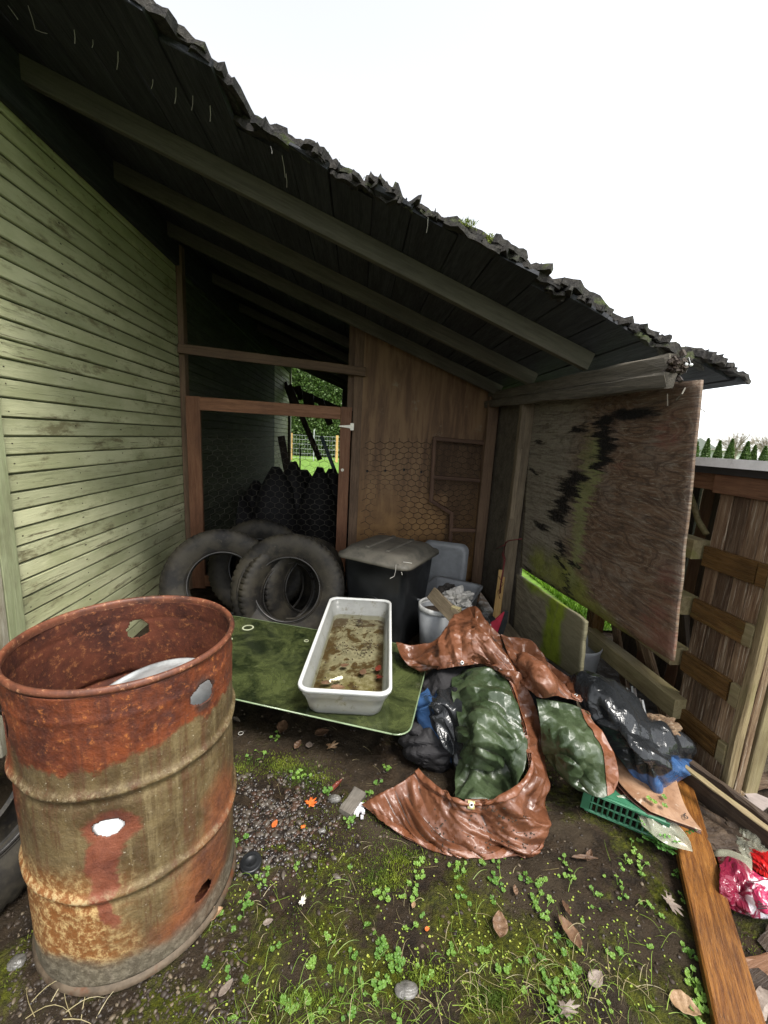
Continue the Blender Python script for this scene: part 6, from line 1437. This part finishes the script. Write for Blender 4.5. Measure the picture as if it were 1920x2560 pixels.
# leafy weed beside the basket
mw = MB(); wq = gp(1650, 2110)
for k in range(30):
    az = ru(0, 6.28); L = ru(.05, .13); tip = wq + np.array([math.cos(az) * L * .8, math.sin(az) * L * .5 - .01, L * ru(.3, 1.1)]); mw.tube([wq, (wq + tip) / 2 + (0, 0, .01), tip], .0012, 4)
    for s_ in np.linspace(.3, 1, 9):
        c_ = wq + (tip - wq) * s_
        for sd_ in (-1, 1):
            cc = c_ + np.array([math.cos(az + 1.5 * sd_), math.sin(az + 1.5 * sd_), .2]) * .007; clover_leaf(mw, cc, ru(.0028, .0050), np.array([random.gauss(0, .4), -.4, 1.]) / 1.1, ru(0, 6))
tag(mw.build('weed', leafmat('weed_leaf', (.09, .24, .04), (.16, .36, .07))), 'leafy green weed growing between the basket and the orange board', 'weed')

# ================================================================== BEYOND THE SHED
def leafcloud(name, gen, n, size, mat, parent=None, kind=None):
    P = np.array([gen() for _ in range(n)]); a = np.random.randn(n, 3); a /= np.linalg.norm(a, axis=1, keepdims=True); b = np.cross(a, np.random.randn(n, 3)); b /= np.linalg.norm(b, axis=1, keepdims=True)
    s = size * (.6 + .8 * np.random.rand(n, 1)); V = np.stack([P - a * s, P + b * s * .5, P + a * s, P - b * s * .5], 1)
    o = mesh_obj(name, V.reshape(-1, 3), np.arange(n * 4).reshape(-1, 4), mat, parent); 
    if kind: o['kind'] = kind
    return o
hd = empty('hedge', (-4.5, 27.5, 0), 'tall dense evergreen hedge beyond the lawn seen through the wire door', 'hedge')
leafcloud('foliage', lambda: (ru(-9, 1), 27 + .5 * vnoise(ru(0, 20), ru(0, 20)) * rnd() + .6 * rnd() ** 2, .1 + 6.4 * rnd()), 42000, .085, M_hedge, hd)
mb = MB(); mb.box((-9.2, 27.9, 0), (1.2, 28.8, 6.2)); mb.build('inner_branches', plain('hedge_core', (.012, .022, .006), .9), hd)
tag(hd, None)
fn = empty('wire_fence', (-4, 22.5, 0), 'wire fence on yellow wooden posts in front of the hedge', 'fence')
for px in (598, 728, 843, 980):
    p = YP(px, 1100, 22.5); plank('fence_post', (p[0], 22.5, 0), (p[0], 22.5, 1.5), .13, .13, (1, 0, 0), M_yellow, fn, seg=2)
p = YP(785, 1100, 22.5); plank('steel_post', (p[0], 22.5, 0), (p[0], 22.5, 1.75), .05, .03, (1, 0, 0), M_galv, fn, seg=1)
mb = MB()
for z_ in (.2, .45, .7, .95, 1.2, 1.42): mb.tube([(-10, 22.45, z_), (-3, 22.45, z_ - .02), (3, 22.45, z_)], .006, 4)
for k in range(70): mb.tube([(-9 + k * .15, 22.45, .15), (-9 + k * .15, 22.45, 1.42)], .003, 3)
mb.build('fence_wire', M_galv, fn)['kind'] = 'stuff'
# row of young conifers on the right
crown_me = {}
def conifer(px, py_top, Y, wpx, label):
    t = YP(px, py_top, Y); h = float(t[2]); R = wpx / 1000 * Y / 2 * 1.15
    e = empty('conifer', (float(t[0]), Y, 0), label, 'conifer', 'row of young conifers beyond the outbuilding roof')
    def g_():
        u = rnd(); z = h * (1 - (1 - u) ** .75 * .97) if False else h * (.05 + .95 * u); r = R * (1 - u) ** .75 * (.72 + .36 * rnd()); a = ru(0, 6.28); return (t[0] + r * math.cos(a), Y + r * math.sin(a), z)
    leafcloud('crown', g_, 2600, .10, M_hedge, e)
    V, Fk = lathe([(R * .72, h * .05), (R * .62, h * .35), (R * .38, h * .7), (.01, h * .96)], 10); mesh_obj('inner_foliage', V, Fk, M_hedge, e, False, Matrix.Translation((float(t[0]), Y, 0)))
    plank('trunk', (t[0], Y, 0), (t[0], Y, h * .3), .1, .1, (1, 0, 0), M_bark, e, seg=1)
for i, (px, pt, w_) in enumerate([(1744, 1105, 22), (1772, 1096, 26), (1801, 1102, 25), (1832, 1098, 26), (1871, 1104, 28), (1889, 1114, 22), (1915, 1116, 26), (1945, 1110, 28)]):
    conifer(px, pt, 34 + .6 * (i % 3), w_, ['leftmost conifer, half hidden by the plywood edge', 'second conifer from the left with the tallest sharp tip', 'third conifer from the left, evenly pointed', 'fourth conifer from the left, beside the house gable', 'fifth conifer from the left, broadest of the row', 'sixth conifer from the left, small and low', 'seventh conifer from the left, near the right picture edge', 'conifer at the far right end of the row, mostly outside the picture'][i])
hs_ = empty('far_house', (52, 60, 0), 'pale grey house roof behind the row of conifers', 'house')
p0 = YP(1795, 1115, 62); p1 = YP(1892, 1118, 62)
mb = MB(); mb.box((p0[0] + .8, 62, 0), (p1[0] - .8, 70, p0[2] - .6)); mb.build('wall', plain('pale_wall', (.50, .50, .48), .8), hs_)
zr_ = YP(1830, 1104, 62)[2]
mb = MB(); mb.add([(p0[0], 61.4, p0[2] - .7), (p1[0], 61.4, p1[2] - .7), (p1[0] - .3, 66, zr_ + .5), (p0[0] + .3, 66, zr_ + .5), (p1[0], 70.6, p1[2] - .7), (p0[0], 70.6, p0[2] - .7)], [(0, 1, 2, 3), (3, 2, 4, 5), (0, 3, 5), (1, 4, 2)]); mb.build('roof', plain('grey_roof', (.34, .34, .33), .8), hs_)
for k in range(2): mb = MB(); mb.box((p0[0] + 2 + k * 2.4, 61.95, 1.2), (p0[0] + 3.1 + k * 2.4, 62.02, 2.3)); mb.build('window', M_black, hs_)
M_twig = plain('bare_twigs', (.24, .20, .16), .9)
def baretree(px, pt, Y, R, label):
    t = YP(px, pt, Y); h = float(t[2]); e = empty('bare_tree', (float(t[0]), Y, 0), label, 'tree'); b = np.array([t[0], Y, 0.]); mb = MB()
    plank('trunk', b, b + (0, 0, h * .45), .35, .35, (1, 0, 0), M_twig, e, seg=2)
    for _ in range(34):
        a = ru(0, 6.28); el = ru(.25, 1.4); s0 = b + (0, 0, h * ru(.25, .5)); d = np.array([math.cos(a) * math.cos(el), math.sin(a) * math.cos(el), math.sin(el)]); L = R * ru(.7, 1.0) * (1 if el < 1 else (h * .55 / R)); L = min(L, (h - s0[2]) / max(.15, d[2])); tip = s0 + d * L
        mb.tube([s0, (s0 + tip) / 2 + (0, 0, .1), tip], .05, 3, lambda s: 1 - .7 * s)
        for _k in range(22):
            q = s0 + (tip - s0) * ru(.35, 1); dd = d + np.random.randn(3) * .55; dd /= np.linalg.norm(dd); mb.tube([q, q + dd * ru(.4, 1.1)], .016, 3)
    o = mb.build('crown', M_twig, e)
baretree(1848, 1080, 58, 3.6, 'bare rounded tree behind the house, left one of two'); baretree(1925, 1092, 52, 3.4, 'bare tree at the right edge behind the conifers')
baretree(1752, 1095, 80, 2.5, 'faint thin bare tree behind the plywood edge')
# low white shed roof beyond the coop
mb = MB(); q0 = XP(1880, 1143, 3.4); mb.box((3.4, 2.6, 1.30), (6.4, 5.4, 1.34)); lr = mb.build('low_roof', M_white); tag(lr, 'low pale sheet roof beyond the wooden outbuilding', 'roof')
mb = MB(); mb.box((3.5, 2.7, 0), (6.3, 5.3, 1.295)); o = mb.build('shed_wall', M_coopv, lr, M=Matrix.Identity(4))
